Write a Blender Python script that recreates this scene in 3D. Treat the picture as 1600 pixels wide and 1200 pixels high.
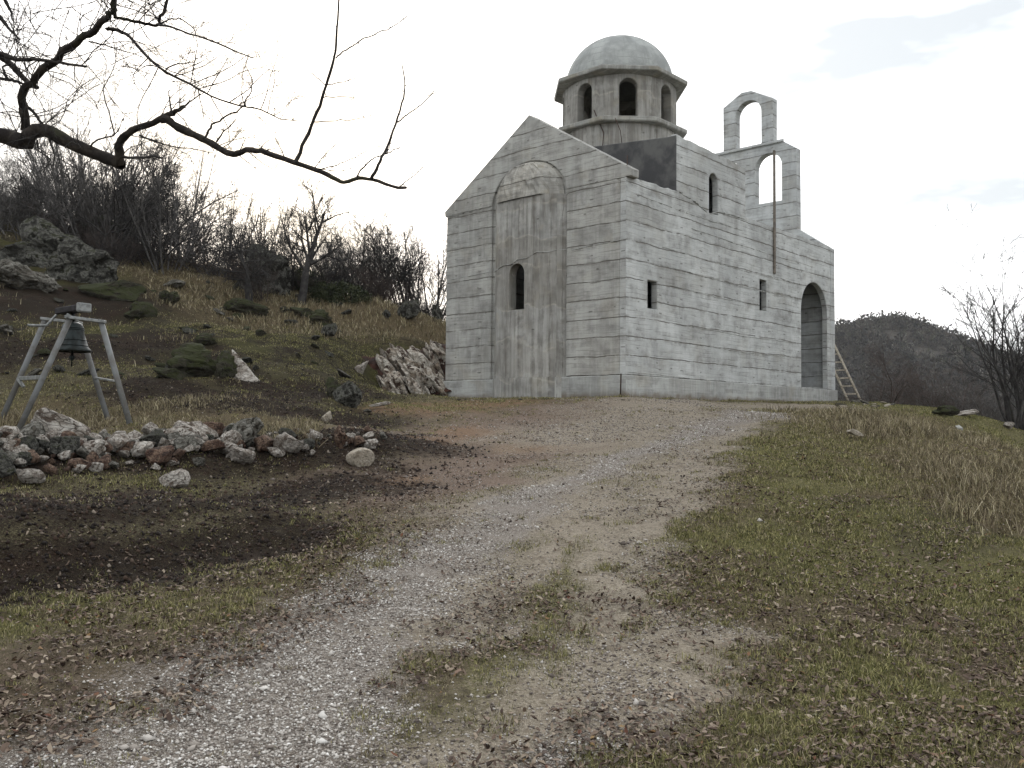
import bpy, bmesh, math, random
import numpy as np
from mathutils import Vector, Matrix
for o in list(bpy.data.objects): bpy.data.objects.remove(o)
SC = bpy.context.scene
COL = SC.collection

# ------------------------------------------------------------------ camera
F_PX, PITCH, ROLL = 1404.8, 0.04066, 0.008567
cam_d = bpy.data.cameras.new('camera'); cam = bpy.data.objects.new('camera', cam_d); COL.objects.link(cam)
cp, sp, cr, sr = math.cos(PITCH), math.sin(PITCH), math.cos(ROLL), math.sin(ROLL)
x0 = Vector((1, 0, 0)); fw = Vector((0, cp, sp)); u0 = Vector((0, -sp, cp))
RX = x0*cr + u0*sr; UP = u0*cr - x0*sr
m = Matrix.Identity(4)
for i in range(3):
    m[i][0] = RX[i]; m[i][1] = UP[i]; m[i][2] = -fw[i]
cam.matrix_world = m
cam_d.sensor_width = 36; cam_d.lens = 36*F_PX/1600; cam_d.clip_start = 0.05; cam_d.clip_end = 5000
SC.camera = cam
SC.render.resolution_x = 1024; SC.render.resolution_y = 768

# ------------------------------------------------------------------ sky, sun, exposure
SUN_EL, SUN_AZ = math.radians(20), math.radians(-14)      # azimuth from +Y towards +X
W = bpy.data.worlds.new('World'); SC.world = W; W.use_nodes = True
nt = W.node_tree; nt.nodes.clear()
def wn(t, **k):
    n = nt.nodes.new(t)
    for a, b in k.items(): setattr(n, a, b)
    return n
out = wn('ShaderNodeOutputWorld'); bg = wn('ShaderNodeBackground')
sky = wn('ShaderNodeTexSky', sky_type='NISHITA', sun_disc=False, sun_elevation=SUN_EL, sun_rotation=SUN_AZ)
sky.air_density = 1.0; sky.dust_density = 3.0
tc = wn('ShaderNodeTexCoord'); mp = wn('ShaderNodeMapping'); mp.inputs['Scale'].default_value = (1.3, 1.3, 4.5); mp.inputs['Location'].default_value = (3.1, .4, .2)
nz = wn('ShaderNodeTexNoise'); nz.inputs['Scale'].default_value = 2.2; nz.inputs['Detail'].default_value = 5; nz.inputs['Roughness'].default_value = .55
cr_ = wn('ShaderNodeValToRGB')
cr_.color_ramp.elements[0].position = .40; cr_.color_ramp.elements[0].color = (4.3, 4.55, 4.7, 1)
cr_.color_ramp.elements[1].position = .62; cr_.color_ramp.elements[1].color = (11.9, 11.9, 12.1, 1)
mx = wn('ShaderNodeMix', data_type='RGBA'); mx.inputs['Factor'].default_value = .88
nt.links.new(tc.outputs['Generated'], mp.inputs['Vector']); nt.links.new(mp.outputs['Vector'], nz.inputs['Vector'])
nt.links.new(nz.outputs['Fac'], cr_.inputs['Fac']); nt.links.new(sky.outputs['Color'], mx.inputs['A']); nt.links.new(cr_.outputs['Color'], mx.inputs['B'])
nt.links.new(mx.outputs['Result'], bg.inputs['Color']); bg.inputs['Strength'].default_value = .115
nt.links.new(bg.outputs['Background'], out.inputs['Surface'])
sd = bpy.data.lights.new('sun', 'SUN'); sd.energy = 1.0; sd.angle = math.radians(18); sd.color = (1, .97, .93)
sun = bpy.data.objects.new('sun', sd); COL.objects.link(sun)
dv = Vector((math.sin(SUN_AZ)*math.cos(SUN_EL), math.cos(SUN_AZ)*math.cos(SUN_EL), math.sin(SUN_EL)))
sun.rotation_euler = dv.to_track_quat('Z', 'Y').to_euler()
SC.view_settings.view_transform = 'Standard'; SC.view_settings.look = 'None'; SC.view_settings.exposure = 0.82; SC.view_settings.gamma = 1

# ------------------------------------------------------------------ helpers
rng = np.random.default_rng(7); R = random.Random(5)
def ray(u, v):
    d = RX*((u-800)/F_PX) + fw + UP*((600-v)/F_PX); return np.array(d)/d[1]
def at(u, v, y): return ray(u, v)*y
def sstep(a, b, x):
    t = np.clip((x-a)/(b-a), 0, 1); return t*t*(3-2*t)
def hsh(ix, iy, iz, s):
    n = (ix.astype(np.int64)*374761393 + iy.astype(np.int64)*668265263 + iz.astype(np.int64)*2147483647//7 + s*1274126177) & 0xffffffff
    n = ((n ^ (n >> 13))*1274126177) & 0xffffffff; n = ((n ^ (n >> 16))*2246822519) & 0xffffffff
    return ((n ^ (n >> 15)) & 0xffff)/65535.0
def vnoise(p, s=0):
    p = np.asarray(p, float); i = np.floor(p).astype(np.int64); f = p-i; f = f*f*(3-2*f); r = 0
    for a in (0, 1):
        for b in (0, 1):
            for c in (0, 1):
                w = (f[..., 0] if a else 1-f[..., 0])*(f[..., 1] if b else 1-f[..., 1])*(f[..., 2] if c else 1-f[..., 2])
                r = r + w*hsh(i[..., 0]+a, i[..., 1]+b, i[..., 2]+c, s)
    return r*2-1
def fbm(p, o=4, s=0, g=.5):
    r = 0; a = 1
    for k in range(o): r = r + a*vnoise(p*(2.03**k)+k*17.3, s+k); a *= g
    return r
def p2(x, y, k=1., z=0.): return np.stack([x*k, y*k, np.full_like(x, z, float)], -1)

def tag(o, label=None, cat=None, group=None, kind=None):
    if label: o['label'] = label
    if cat: o['category'] = cat
    if group: o['group'] = group
    if kind: o['kind'] = kind
    return o
def empty(name, loc=(0, 0, 0), rz=0, label=None, cat=None, group=None):
    o = bpy.data.objects.new(name, None); COL.objects.link(o); o.location = loc; o.rotation_euler = (0, 0, rz); o.empty_display_size = .2
    return tag(o, label, cat, group)
def link(name, me, mat=None, parent=None, smooth=False):
    o = bpy.data.objects.new(name, me); COL.objects.link(o)
    if mat and not me.materials: me.materials.append(mat)
    if parent: o.parent = parent
    if smooth: me.shade_smooth()
    return o
def npmesh(name, V, faces, n=None):
    """V Nx3; faces list of (M x k) int arrays"""
    me = bpy.data.meshes.new(name); me.vertices.add(len(V)); me.vertices.foreach_set('co', np.asarray(V, np.float32).ravel())
    if not isinstance(faces, list): faces = [faces]
    faces = [np.asarray(f) for f in faces if len(f)]
    tot = sum(len(f) for f in faces); idx = np.concatenate([f.ravel() for f in faces]).astype(np.int32)
    st = []; c = 0
    for f in faces:
        st.append(c+np.arange(len(f))*f.shape[1]); c += f.size
    me.loops.add(len(idx)); me.loops.foreach_set('vertex_index', idx)
    me.polygons.add(tot); me.polygons.foreach_set('loop_start', np.concatenate(st).astype(np.int32))
    me.update(calc_edges=True); me.validate(); return me
def fattr(me, name, arr, dom='POINT'):
    arr = np.asarray(arr, np.float32)
    if arr.ndim == 1:
        a = me.attributes.new(name, 'FLOAT', dom); a.data.foreach_set('value', arr)
    else:
        a = me.attributes.new(name, 'FLOAT_COLOR', dom); a.data.foreach_set('color', arr.ravel())

# ------------------------------------------------------------------ material helper
class NT:
    def __init__(s, name):
        s.m = bpy.data.materials.new(name); s.m.use_nodes = True; s.t = s.m.node_tree; s.t.nodes.clear()
        s.out = s.t.nodes.new('ShaderNodeOutputMaterial'); s.b = s.t.nodes.new('ShaderNodeBsdfPrincipled'); s.l(s.b.outputs[0], s.out.inputs[0])
        s.b.inputs['Roughness'].default_value = .9; s.b.inputs['Specular IOR Level'].default_value = .25
    def l(s, a, b): s.t.links.new(a, b)
    def put(s, sock, v):
        if isinstance(v, bpy.types.NodeSocket): s.l(v, sock)
        elif isinstance(v, (tuple, list)) and len(v) == 3 and len(sock.default_value) == 4: sock.default_value = (*v, 1)
        else: sock.default_value = v
    def math(s, op, a, b=0., c=0., clamp=False):
        n = s.t.nodes.new('ShaderNodeMath'); n.operation = op; n.use_clamp = clamp
        s.put(n.inputs[0], a); s.put(n.inputs[1], b); s.put(n.inputs[2], c); return n.outputs[0]
    def ss(s, x, a, b):
        n = s.t.nodes.new('ShaderNodeMapRange'); n.interpolation_type = 'SMOOTHSTEP'; s.put(n.inputs[0], x); s.put(n.inputs[1], a); s.put(n.inputs[2], b); return n.outputs[0]
    def mix(s, f, a, b, bt='MIX'):
        n = s.t.nodes.new('ShaderNodeMix'); n.data_type = 'RGBA'; n.blend_type = bt
        s.put(n.inputs['Factor'], f); s.put(n.inputs['A'], a); s.put(n.inputs['B'], b); return n.outputs['Result']
    def co(s, kind='Object'): return s.t.nodes.new('ShaderNodeTexCoord').outputs[kind]
    def map(s, v, sc=(1, 1, 1), loc=(0, 0, 0), rot=(0, 0, 0)):
        n = s.t.nodes.new('ShaderNodeMapping'); s.l(v, n.inputs[0]); n.inputs['Scale'].default_value = sc; n.inputs['Location'].default_value = loc; n.inputs['Rotation'].default_value = rot; return n.outputs[0]
    def noise(s, v, sc, det=4, rough=.55, dist=0., col=False):
        n = s.t.nodes.new('ShaderNodeTexNoise'); s.l(v, n.inputs['Vector']); n.inputs['Scale'].default_value = sc; n.inputs['Detail'].default_value = det; n.inputs['Roughness'].default_value = rough; n.inputs['Distortion'].default_value = dist
        return n.outputs['Color' if col else 'Fac']
    def vor(s, v, sc, feat='F1', out='Distance', rnd=1.):
        n = s.t.nodes.new('ShaderNodeTexVoronoi'); n.feature = feat; s.l(v, n.inputs['Vector']); n.inputs['Scale'].default_value = sc; n.inputs['Randomness'].default_value = rnd; return n.outputs[out]
    def sep(s, v):
        n = s.t.nodes.new('ShaderNodeSeparateXYZ'); s.l(v, n.inputs[0]); return n.outputs
    def sepc(s, v):
        n = s.t.nodes.new('ShaderNodeSeparateColor'); s.l(v, n.inputs[0]); return n.outputs
    def comb(s, x, y, z):
        n = s.t.nodes.new('ShaderNodeCombineXYZ'); s.put(n.inputs[0], x); s.put(n.inputs[1], y); s.put(n.inputs[2], z); return n.outputs[0]
    def attr(s, name, out='Fac'):
        n = s.t.nodes.new('ShaderNodeAttribute'); n.attribute_name = name; return n.outputs[out]
    def alpha(s, name): return s.attr(name, 'Alpha')
    def ramp(s, f, els):
        n = s.t.nodes.new('ShaderNodeValToRGB'); s.put(n.inputs[0], f); r = n.color_ramp
        while len(r.elements) < len(els): r.elements.new(.5)
        for e, (p, c) in zip(r.elements, els): e.position = p; e.color = (*c, 1) if len(c) == 3 else c
        return n.outputs[0]
    def bump(s, h, st=.5, d=.02, prev=None):
        n = s.t.nodes.new('ShaderNodeBump'); n.inputs['Strength'].default_value = st; n.inputs['Distance'].default_value = d; s.l(h, n.inputs['Height'])
        if prev: s.l(prev, n.inputs['Normal'])
        s.l(n.outputs[0], s.b.inputs['Normal']); return n.outputs[0]
    def color(s, c): s.put(s.b.inputs['Base Color'], c); return s
def rgb(r, g, b):
    f = lambda c: (c/255/12.92 if c/255 < .04045 else ((c/255+.055)/1.055)**2.4)
    return (f(r), f(g), f(b))

# ------------------------------------------------------------------ terrain
TH = 0.8228; CC = np.array([2.857, 22.511, 1.173]); BW, BL = 6.65, 12.6
S_ = np.array([math.cos(TH), math.sin(TH), 0]); W_ = np.array([-math.sin(TH), math.cos(TH), 0])
cps = []
def cpv(u, v, y): p = at(u, v, y); cps.append(tuple(p))
def cpz(u, y, z): p = at(u, 650, y); cps.append((p[0], y, z))
for u, v, y in [(0,1140,4.5),(0,930,6.9),(0,845,7.6),(0,770,10),(0,700,13),(0,685,15),(0,600,19),(0,500,24),(0,420,29),(0,330,38),
 (200,1100,4.9),(200,950,6.8),(200,870,8),(200,770,10.5),(200,700,13.5),(200,660,16),(200,600,19.5),(200,500,26),(200,430,32),(200,385,39),
 (400,1000,6),(400,880,8.2),(400,800,10),(400,740,12.5),(400,690,14.5),(400,640,17.5),(400,580,22),(400,520,27),(400,470,32),(400,435,38),
 (600,1200,4.2),(600,1000,6.1),(600,850,9),(600,750,12.2),(600,700,14.5),(600,650,18),(600,628,21),(600,617,24.5),(600,500,33),(600,485,38),
 (690,620,24),(690,515,34),(690,503,42),(500,600,21.5),(500,540,26),(500,455,38),
 (900,1200,4.2),(900,1000,6.2),(900,870,8.3),(900,780,10.5),(900,720,13.3),(900,670,17),(900,640,19.5),(900,622,21.8),
 (1140,1200,4.2),(1140,1000,6.2),(1140,850,8.7),(1140,760,11),(1140,700,14),(1140,660,17.5),(1140,638,22),(1140,629,26),
 (1400,1200,4.2),(1400,1000,6.4),(1400,850,9),(1400,760,11.5),(1400,700,14.5),(1400,660,18.5),(1400,644,23),(1400,636,28),(1330,635,33),(1480,648,22),
 (1600,1200,4.2),(1600,1000,6.4),(1600,850,9),(1600,780,11),(1600,735,13.2),(1600,705,15.5),(1590,668,25),(1560,662,26)]: cpv(u, v, y)
for u, y, z in [(-300,4,-1.5),(-300,8,-.7),(-300,14,.5),(-300,25,4.5),(-300,40,11),(0,60,9.5),(-300,60,12),(200,60,7),(400,60,5),(600,60,3.5),
 (625,26.9,.72),(625,28.9,2.5),(680,26.9,.72),(690,29.5,2.2),(560,25.3,1.05),(560,28.3,2.3),(700,30.5,.9),
 (1400,40,-1.2),(1400,60,-7),(1600,18.5,-.85),(1600,40,-3.5),(1600,60,-8),(1900,5,-1.75),(1900,10,-1.6),(1900,20,-2.6),(1900,30,-4.2),(1900,45,-8),
 (1000,60,-1),(800,60,1.5),(800,2.2,-1.62),(0,2.2,-1.6),(1600,2.2,-1.65)]: cpz(u, y, z)
cps += [(0,-5,-1.9),(-10,-5,-1.5),(10,-5,-2.3),(-10,1,-1.1),(10,0,-2),(-20,0,.8),(20,0,-3.6),(0,-30,-5),(-30,20,7),(-35,-10,4),(30,-15,-6)]
for s, w in [(-.6,-.6),(-.6,BW/2),(-.6,BW+.4),(6,-.6),(13.2,-.6),(13.4,3),(13.4,7.2),(6,7.4)]:
    p = CC+S_*s+W_*w; cps.append((p[0], p[1], .62))
cps = np.array(cps)
def _phi(r): return r*r*np.log(r+1e-6)
n_ = len(cps); D = np.hypot(cps[:, None, 0]-cps[None, :, 0], cps[:, None, 1]-cps[None, :, 1])
A = np.zeros((n_+3, n_+3)); A[:n_, :n_] = _phi(D)+np.eye(n_)*.35; A[:n_, n_] = 1; A[:n_, n_+1:] = cps[:, :2]; A[n_:, :n_] = A[:n_, n_:].T
wts = np.linalg.solve(A, np.concatenate([cps[:, 2], np.zeros(3)]))
def tps(x, y):
    z = wts[n_]+wts[n_+1]*x+wts[n_+2]*y
    for i in range(n_): z = z+wts[i]*_phi(np.hypot(x-cps[i, 0], y-cps[i, 1]))
    return z
def smooth_z(x, y):
    x = np.asarray(x, float); y = np.asarray(y, float)
    r = np.hypot(x, y); k = np.minimum(1, 62/np.maximum(r, 1)); z = tps(x*k, y*k)
    q = sstep(58, 130, r); z = z*(1-q)+(-14+2*np.sin(x*.01)+sstep(-20, -120, x)*22)*q
    # level pad round the church
    dx, dy = x-CC[0], y-CC[1]; s = dx*S_[0]+dy*S_[1]; w = dx*W_[0]+dy*W_[1]
    d = np.hypot(np.maximum(0, np.maximum(-s, s-BL)), np.maximum(0, np.maximum(-w, w-BW)))
    q = 1-sstep(.2, 2.2, d); return z*(1-q)+.62*q
def polyd(x, y, pts):
    d = np.full(np.shape(x), 1e9); pts = np.asarray(pts)[:, :2]
    for a, b in zip(pts[:-1], pts[1:]):
        ab = b-a; L = max(ab@ab, 1e-9); t = np.clip(((x-a[0])*ab[0]+(y-a[1])*ab[1])/L, 0, 1)
        d = np.minimum(d, np.hypot(x-a[0]-t*ab[0], y-a[1]-t*ab[1]))
    return d
def hit(u, v, fn=None):
    fn = fn or smooth_z; d = ray(u, v); ys = np.geomspace(1.5, 60, 500); z = fn(ys*d[0], ys); h = np.nonzero(ys*d[2] < z)[0]
    y = ys[h[0]] if len(h) else 45.; return np.array([d[0]*y, y, 0])
def px(pts): return [hit(u, v) for u, v in pts]
DITCH = px([(-200,905),(0,890),(150,878),(300,858),(430,842)]); BANK = px([(-200,815),(0,812),(150,806),(290,798)])
MOUND = px([(-150,742),(0,735),(150,735),(300,730),(450,718),(560,706)])
def terr(x, y):
    x = np.asarray(x, float); y = np.asarray(y, float); z = smooth_z(x, y); r = np.hypot(x, y)
    z = z-.17*np.exp(-(polyd(x, y, DITCH)/.55)**2)+.10*np.exp(-(polyd(x, y, BANK)/.45)**2)+.28*np.exp(-(polyd(x, y, MOUND)/.8)**2)
    left = sstep(0, -4, x+.0*y)
    rough = .35+.9*left*sstep(6, 14, r)
    rut = RUTS(x, y) if RUTS else 0
    z = z+rough*(.16*fbm(p2(x, y, .35), 3, 3)*sstep(4, 25, r)+.045*fbm(p2(x, y, 1.4), 3, 9))+.012*fbm(p2(x, y, 6.), 3, 21)*(1+left)-rut
    return z
RUTS = None
TR1 = px([(100,1260),(300,1130),(450,1000),(590,905),(720,840),(850,772),(980,712),(1090,672),(1160,648)])
TR2 = px([(930,1260),(965,1100),(985,950),(1000,860),(1015,790),(1065,730),(1125,685),(1180,655)])
RUTS = lambda x, y: .035*np.exp(-(polyd(x, y, TR1)/.45)**2)+.03*np.exp(-(polyd(x, y, TR2)/.35)**2)
MASK = {}
def blob(x, y, pts, w, soft=.8):
    d = polyd(x, y, pts); return 1-sstep(w*.15, w*1.75, d)
P = {}
R_ = None
def defp(k, pts, w): P[k] = P.get(k, [])+[(px(pts) if len(pts) > 1 else px(pts)*2, w)]
defp('gravel', [(60,1260),(300,1140),(450,1020),(560,935)], .62)
defp('gravel', [(300,1230),(520,1130),(620,1000)], .3)
defp('gravel', [(560,935),(660,868),(760,815)], .42)
defp('gravel', [(760,815),(850,775),(980,715)], .35)
defp('gravel', [(980,715),(1060,690),(1110,668),(1180,645)], .45)
defp('gravel', [(-100,1235),(200,1235)], .3)
defp('gravel', [(860,1240),(960,1180)], .22)
defp('pale', [(100,1260),(330,1150),(560,1010),(700,880)], .6)
defp('pale', [(800,1260),(900,1120),(965,1040),(985,960)], .5)
defp('pale', [(985,960),(985,900),(1000,840),(1015,790),(1065,730)], .42)
defp('pale', [(640,1240),(760,1190),(860,1140)], .3)
defp('pale', [(760,820),(880,760),(1000,705),(1100,665)], .9)
defp('pale', [(860,830),(960,770)], .4)
defp('pale', [(640,1000),(800,900),(900,830)], .5)
defp('pale', [(850,1180),(1000,1120),(1040,1000)], .45)
defp('gravel', [(380,1240),(560,1120)], .4)
defp('pale', [(1000,640),(1130,634),(1260,636)], 1.5)
defp('pale', [(930,680),(1060,655)], 1.8)
defp('pale', [(1060,735),(1130,690),(1180,655)], .5)
defp('red', [(580,752),(700,735),(820,715),(900,690)], 1.2)
defp('red', [(700,690),(820,670),(900,650),(960,636)], 2.0)
defp('red', [(640,765),(740,755)], .7)
defp('orange', [(820,698),(880,690)], .55)
defp('orange', [(590,758),(650,740)], .35)
defp('orange', [(660,690),(720,672)], .6)
defp('orange', [(640,640),(760,628)], 1.2)
defp('orange', [(975,1120),(1010,1180)], .2)
defp('dark', [(-200,900),(0,890),(150,880),(300,860),(440,838)], .75)
defp('dark', [(-100,800),(150,800),(380,785),(540,762)], .8)
defp('dark', [(-100,740),(150,740),(400,722),(600,700)], 1.3)
defp('dark', [(560,690),(640,688)], .7)
defp('dark', [(-50,560),(100,545),(250,530)], 1.4)
defp('dark', [(300,560),(400,600),(450,610)], .8)
defp('dark', [(200,610),(400,625),(560,612)], 1.2)
defp('dark', [(350,640),(560,650)], 1.)
defp('dark', [(0,470),(160,470)], 2.)
defp('litter', [(0,1080),(200,1030),(380,930),(560,850),(640,800)], .8)
defp('litter', [(640,1100),(760,960),(860,860)], .25)
defp('litter', [(1100,1200),(1180,1050),(1150,900)], .6)
defp('litter', [(1300,1190),(1500,1150)], .6)
defp('litter', [(1070,800),(1100,720)], .5)
defp('litter', [(1300,980),(1500,1000)], .8)
defp('green', [(1180,850),(1260,760),(1310,690)], 1.7)
defp('green', [(1100,1000),(1300,900),(1500,900)], 1.6)
defp('green', [(480,600),(540,560),(440,500)], 2.)
defp('green', [(690,1010),(760,1010)], .14)
defp('green', [(840,900),(900,900)], .2)
defp('green', [(700,1050),(760,1090)], .1)
defp('green', [(1180,1010),(1260,960)], .5)
defp('green', [(1460,660),(1560,655)], 2.)
defp('green', [(0,980),(200,905),(350,870),(480,870)], .4)
defp('dry', [(-50,660),(100,650),(260,650)], 1.6)
defp('dry', [(500,470),(560,500),(640,515),(690,530)], 3.)
defp('dry', [(200,410),(330,420),(400,480)], 3.)
defp('dry', [(1320,650),(1420,670),(1500,740),(1620,790)], 1.7)
defp('dry', [(1420,660),(1560,740)], 2.)
defp('dry', [(380,680),(480,690),(300,665)], 1.2)
defp('green', [(1250,1180),(1400,1080),(1600,1000)], 1.3)
defp('green', [(1500,950),(1620,900)], 1.)
defp('green', [(250,960),(400,900),(560,850)], .5)
defp('litter', [(0,1120),(120,1080),(260,1020)], .8)
defp('litter', [(420,860),(560,830),(680,780)], .6)
defp('burn', [(1400,800),(1470,840),(1440,860)], .55)
defp('bald', [(0,800),(200,800),(500,760)], .5)
def mask(k, x, y):
    r = np.zeros(np.shape(x))
    for pts, w in P.get(k, []): r = np.maximum(r, blob(x, y, pts, w))
    return r

az_d = np.linspace(-44, 44, 720); az_s1 = np.linspace(-180, -44, 70)[:-1]; az_s2 = np.linspace(44, 180, 70)[1:-1]
az = np.radians(np.concatenate([az_s1, az_d, az_s2])); rr = np.concatenate([[.3, .8, 1.4], np.geomspace(1.9, 48, 470), np.geomspace(50, 1500, 36)])
NA, NR = len(az), len(rr)
AZ, RR = np.meshgrid(az, rr); X = RR*np.sin(AZ); Y = RR*np.cos(AZ); Z = terr(X.ravel(), Y.ravel())
V = np.stack([X.ravel(), Y.ravel(), Z], -1)
i = np.arange(NR-1)[:, None]*NA+np.arange(NA)[None, :]; j = np.arange(NR-1)[:, None]*NA+(np.arange(NA)[None, :]+1) % NA
Fq = np.stack([i, j, j+NA, i+NA], -1).reshape(-1, 4)[:, ::-1]
# wrap column closes the circle; centre cap
gm = npmesh('ground', V, [Fq, np.arange(NA)[None, :]])
xr, yr = X.ravel(), Y.ravel()
wob = .35*fbm(p2(xr, yr, 1.1), 3, 40)*np.minimum(1, np.hypot(xr, yr)/8)
wox = .35*fbm(p2(xr, yr, 1.1, 5), 3, 47)*np.minimum(1, np.hypot(xr, yr)/8)
mk = {k: mask(k, xr+wox, yr+wob) for k in P}
fattr(gm, 'ma', np.stack([mk['gravel'], mk['red'], mk['dark'], mk['dry']], -1))
fattr(gm, 'mb', np.stack([mk['pale'], mk['orange'], mk['litter'], mk['green']], -1))
hillm = sstep(17, 24, yr)*sstep(-1.5, -4, xr)
fattr(gm, 'mc', np.stack([mk['burn'], hillm, sstep(50, 90, np.hypot(xr, yr)), np.ones_like(xr)], -1))

def ground_mat():
    n = NT('earth and turf'); c = n.co('Object')
    a = n.attr('ma', 'Color'); b = n.attr('mb', 'Color'); k = n.attr('mc', 'Color')
    ar, ag, ab = n.sepc(a)[:3]; aa = n.alpha('ma'); br, bgn, bb = n.sepc(b)[:3]; ba = n.alpha('mb'); kr, kg, kb = n.sepc(k)[:3]
    n1 = n.noise(c, 1.3, 6, .62); n2 = n.noise(c, 9, 5, .65); n3 = n.noise(c, 45, 4, .7); n4 = n.noise(c, .45, 3)
    n5 = n.noise(c, 130, 3, .7)
    def th(mm, w=.5, nn=None):
        nn = n.math('ADD', n.math('MULTIPLY', n.math('SUBTRACT', n1, .5), 1.3), n.math('ADD', n.math('MULTIPLY', n.math('SUBTRACT', n2, .5), 1.7), n.math('MULTIPLY', n.math('SUBTRACT', n3, .5), 2.2)))
        return n.math('MULTIPLY', n.ss(n.math('ADD', mm, nn), .5-w*.95, .5+w*.85), n.ss(mm, .02, .25))
    base = n.mix(n.ss(n2, .38, .62), rgb(90, 83, 64), rgb(124, 118, 90))
    base = n.mix(n.ss(n3, .45, .62), base, rgb(58, 50, 40))
    base = n.mix(th(ba), base, n.mix(n.ss(n3, .35, .65), rgb(78, 77, 48), rgb(124, 119, 78)))
    base = n.mix(n.math('MULTIPLY', n.ss(n1, .5, .62), .45), base, rgb(62, 48, 38))
    hillc = n.mix(n.ss(n2, .4, .6), rgb(42, 37, 30), rgb(74, 70, 50)); hillc = n.mix(n.ss(n1, .5, .66), hillc, rgb(42, 36, 30)); hillc = n.mix(n.math('MULTIPLY', n.ss(n4, .52, .6), .6), hillc, rgb(78, 78, 44))  # slope colours kept dark to carry the backlit shade of the left side
    base = n.mix(kg, base, hillc)
    dryc = n.mix(n.ss(n3, .3, .7), rgb(78, 68, 52), rgb(116, 103, 79)); base = n.mix(th(aa, .6), base, dryc)
    lit = n.mix(n.ss(n3, .4, .6), rgb(74, 62, 52), rgb(122, 108, 92)); base = n.mix(n.math('MULTIPLY', th(bb), .75), base, lit)
    base = n.mix(n.math('MULTIPLY', th(kr), .5), base, rgb(62, 58, 50))
    # crushed stone
    v1 = n.vor(c, 100, out='Color'); v1d = n.vor(c, 100, 'DISTANCE_TO_EDGE'); v2 = n.vor(c, 190, out='Color')
    st = n.sepc(v1)[0]; st2 = n.sepc(v2)[1]
    gr = n.ramp(st, [(0, rgb(98, 89, 81)), (.35, rgb(148, 140, 131)), (.7, rgb(180, 174, 166)), (1, rgb(218, 214, 207))])
    gr = n.mix(.4, gr, n.ramp(st2, [(0, rgb(100, 88, 78)), (1, rgb(190, 184, 176))]))
    gr = n.mix(n.ss(v1d, .09, 0), gr, rgb(92, 80, 70))
    gr = n.mix(n.math('MULTIPLY', n.ss(n2, .5, .7), .5), gr, rgb(118, 102, 86))
    pal = n.mix(n.ss(n3, .3, .7), rgb(146, 134, 115), rgb(186, 175, 155)); pal = n.mix(n.math('MULTIPLY', n.ss(n2, .48, .62), .6), pal, rgb(106, 95, 78))
    pal = n.mix(.35, pal, gr)
    red = n.mix(n.ss(n3, .3, .7), rgb(98, 78, 66), rgb(146, 124, 108)); red = n.mix(.25, red, gr)
    ora = n.mix(n.ss(n3, .3, .7), rgb(118, 86, 58), rgb(150, 116, 84)); ora = n.mix(.2, ora, gr)
    base = n.mix(th(ag, .7, n1), base, red); base = n.mix(n.math('MULTIPLY', th(bgn, .6, n1), .8), base, ora)
    base = n.mix(th(br, .6), base, pal)
    base = n.mix(th(ar, .5), base, gr)
    drk = n.mix(n.ss(n3, .4, .62), rgb(26, 21, 18), rgb(48, 39, 32)); drk = n.mix(n.math('MULTIPLY', n.ss(n1, .5, .6), .35), drk, rgb(60, 46, 38))  # dark soil, its colour also deepened for the backlit left side
    base = n.mix(th(ab, .5), base, drk)
    far = n.mix(n.ss(n.noise(c, .05, 4), .4, .6), rgb(64, 60, 48), rgb(84, 80, 60)); base = n.mix(kb, base, far)
    base = n.mix(n.math('MULTIPLY', n.ss(n5, .5, .66), .35), base, n.mix(.5, base, rgb(158, 146, 120))); base = n.mix(n.math('MULTIPLY', n.ss(n5, .48, .36), .5), base, n.mix(.6, base, rgb(34, 28, 22)))
    n.color(base)
    h = n.math('ADD', n.math('MULTIPLY', n2, .6), n.math('MULTIPLY', n3, .5)); h = n.math('ADD', h, n.math('MULTIPLY', n.ss(v1d, 0, .2), .25))
    n.bump(h, .9, .035)
    n.b.inputs['Roughness'].default_value = 1; n.b.inputs['Specular IOR Level'].default_value = .1
    return n.m
ground = link('ground', gm, ground_mat()); tag(ground, kind='structure'); gm.shade_smooth()

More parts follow.
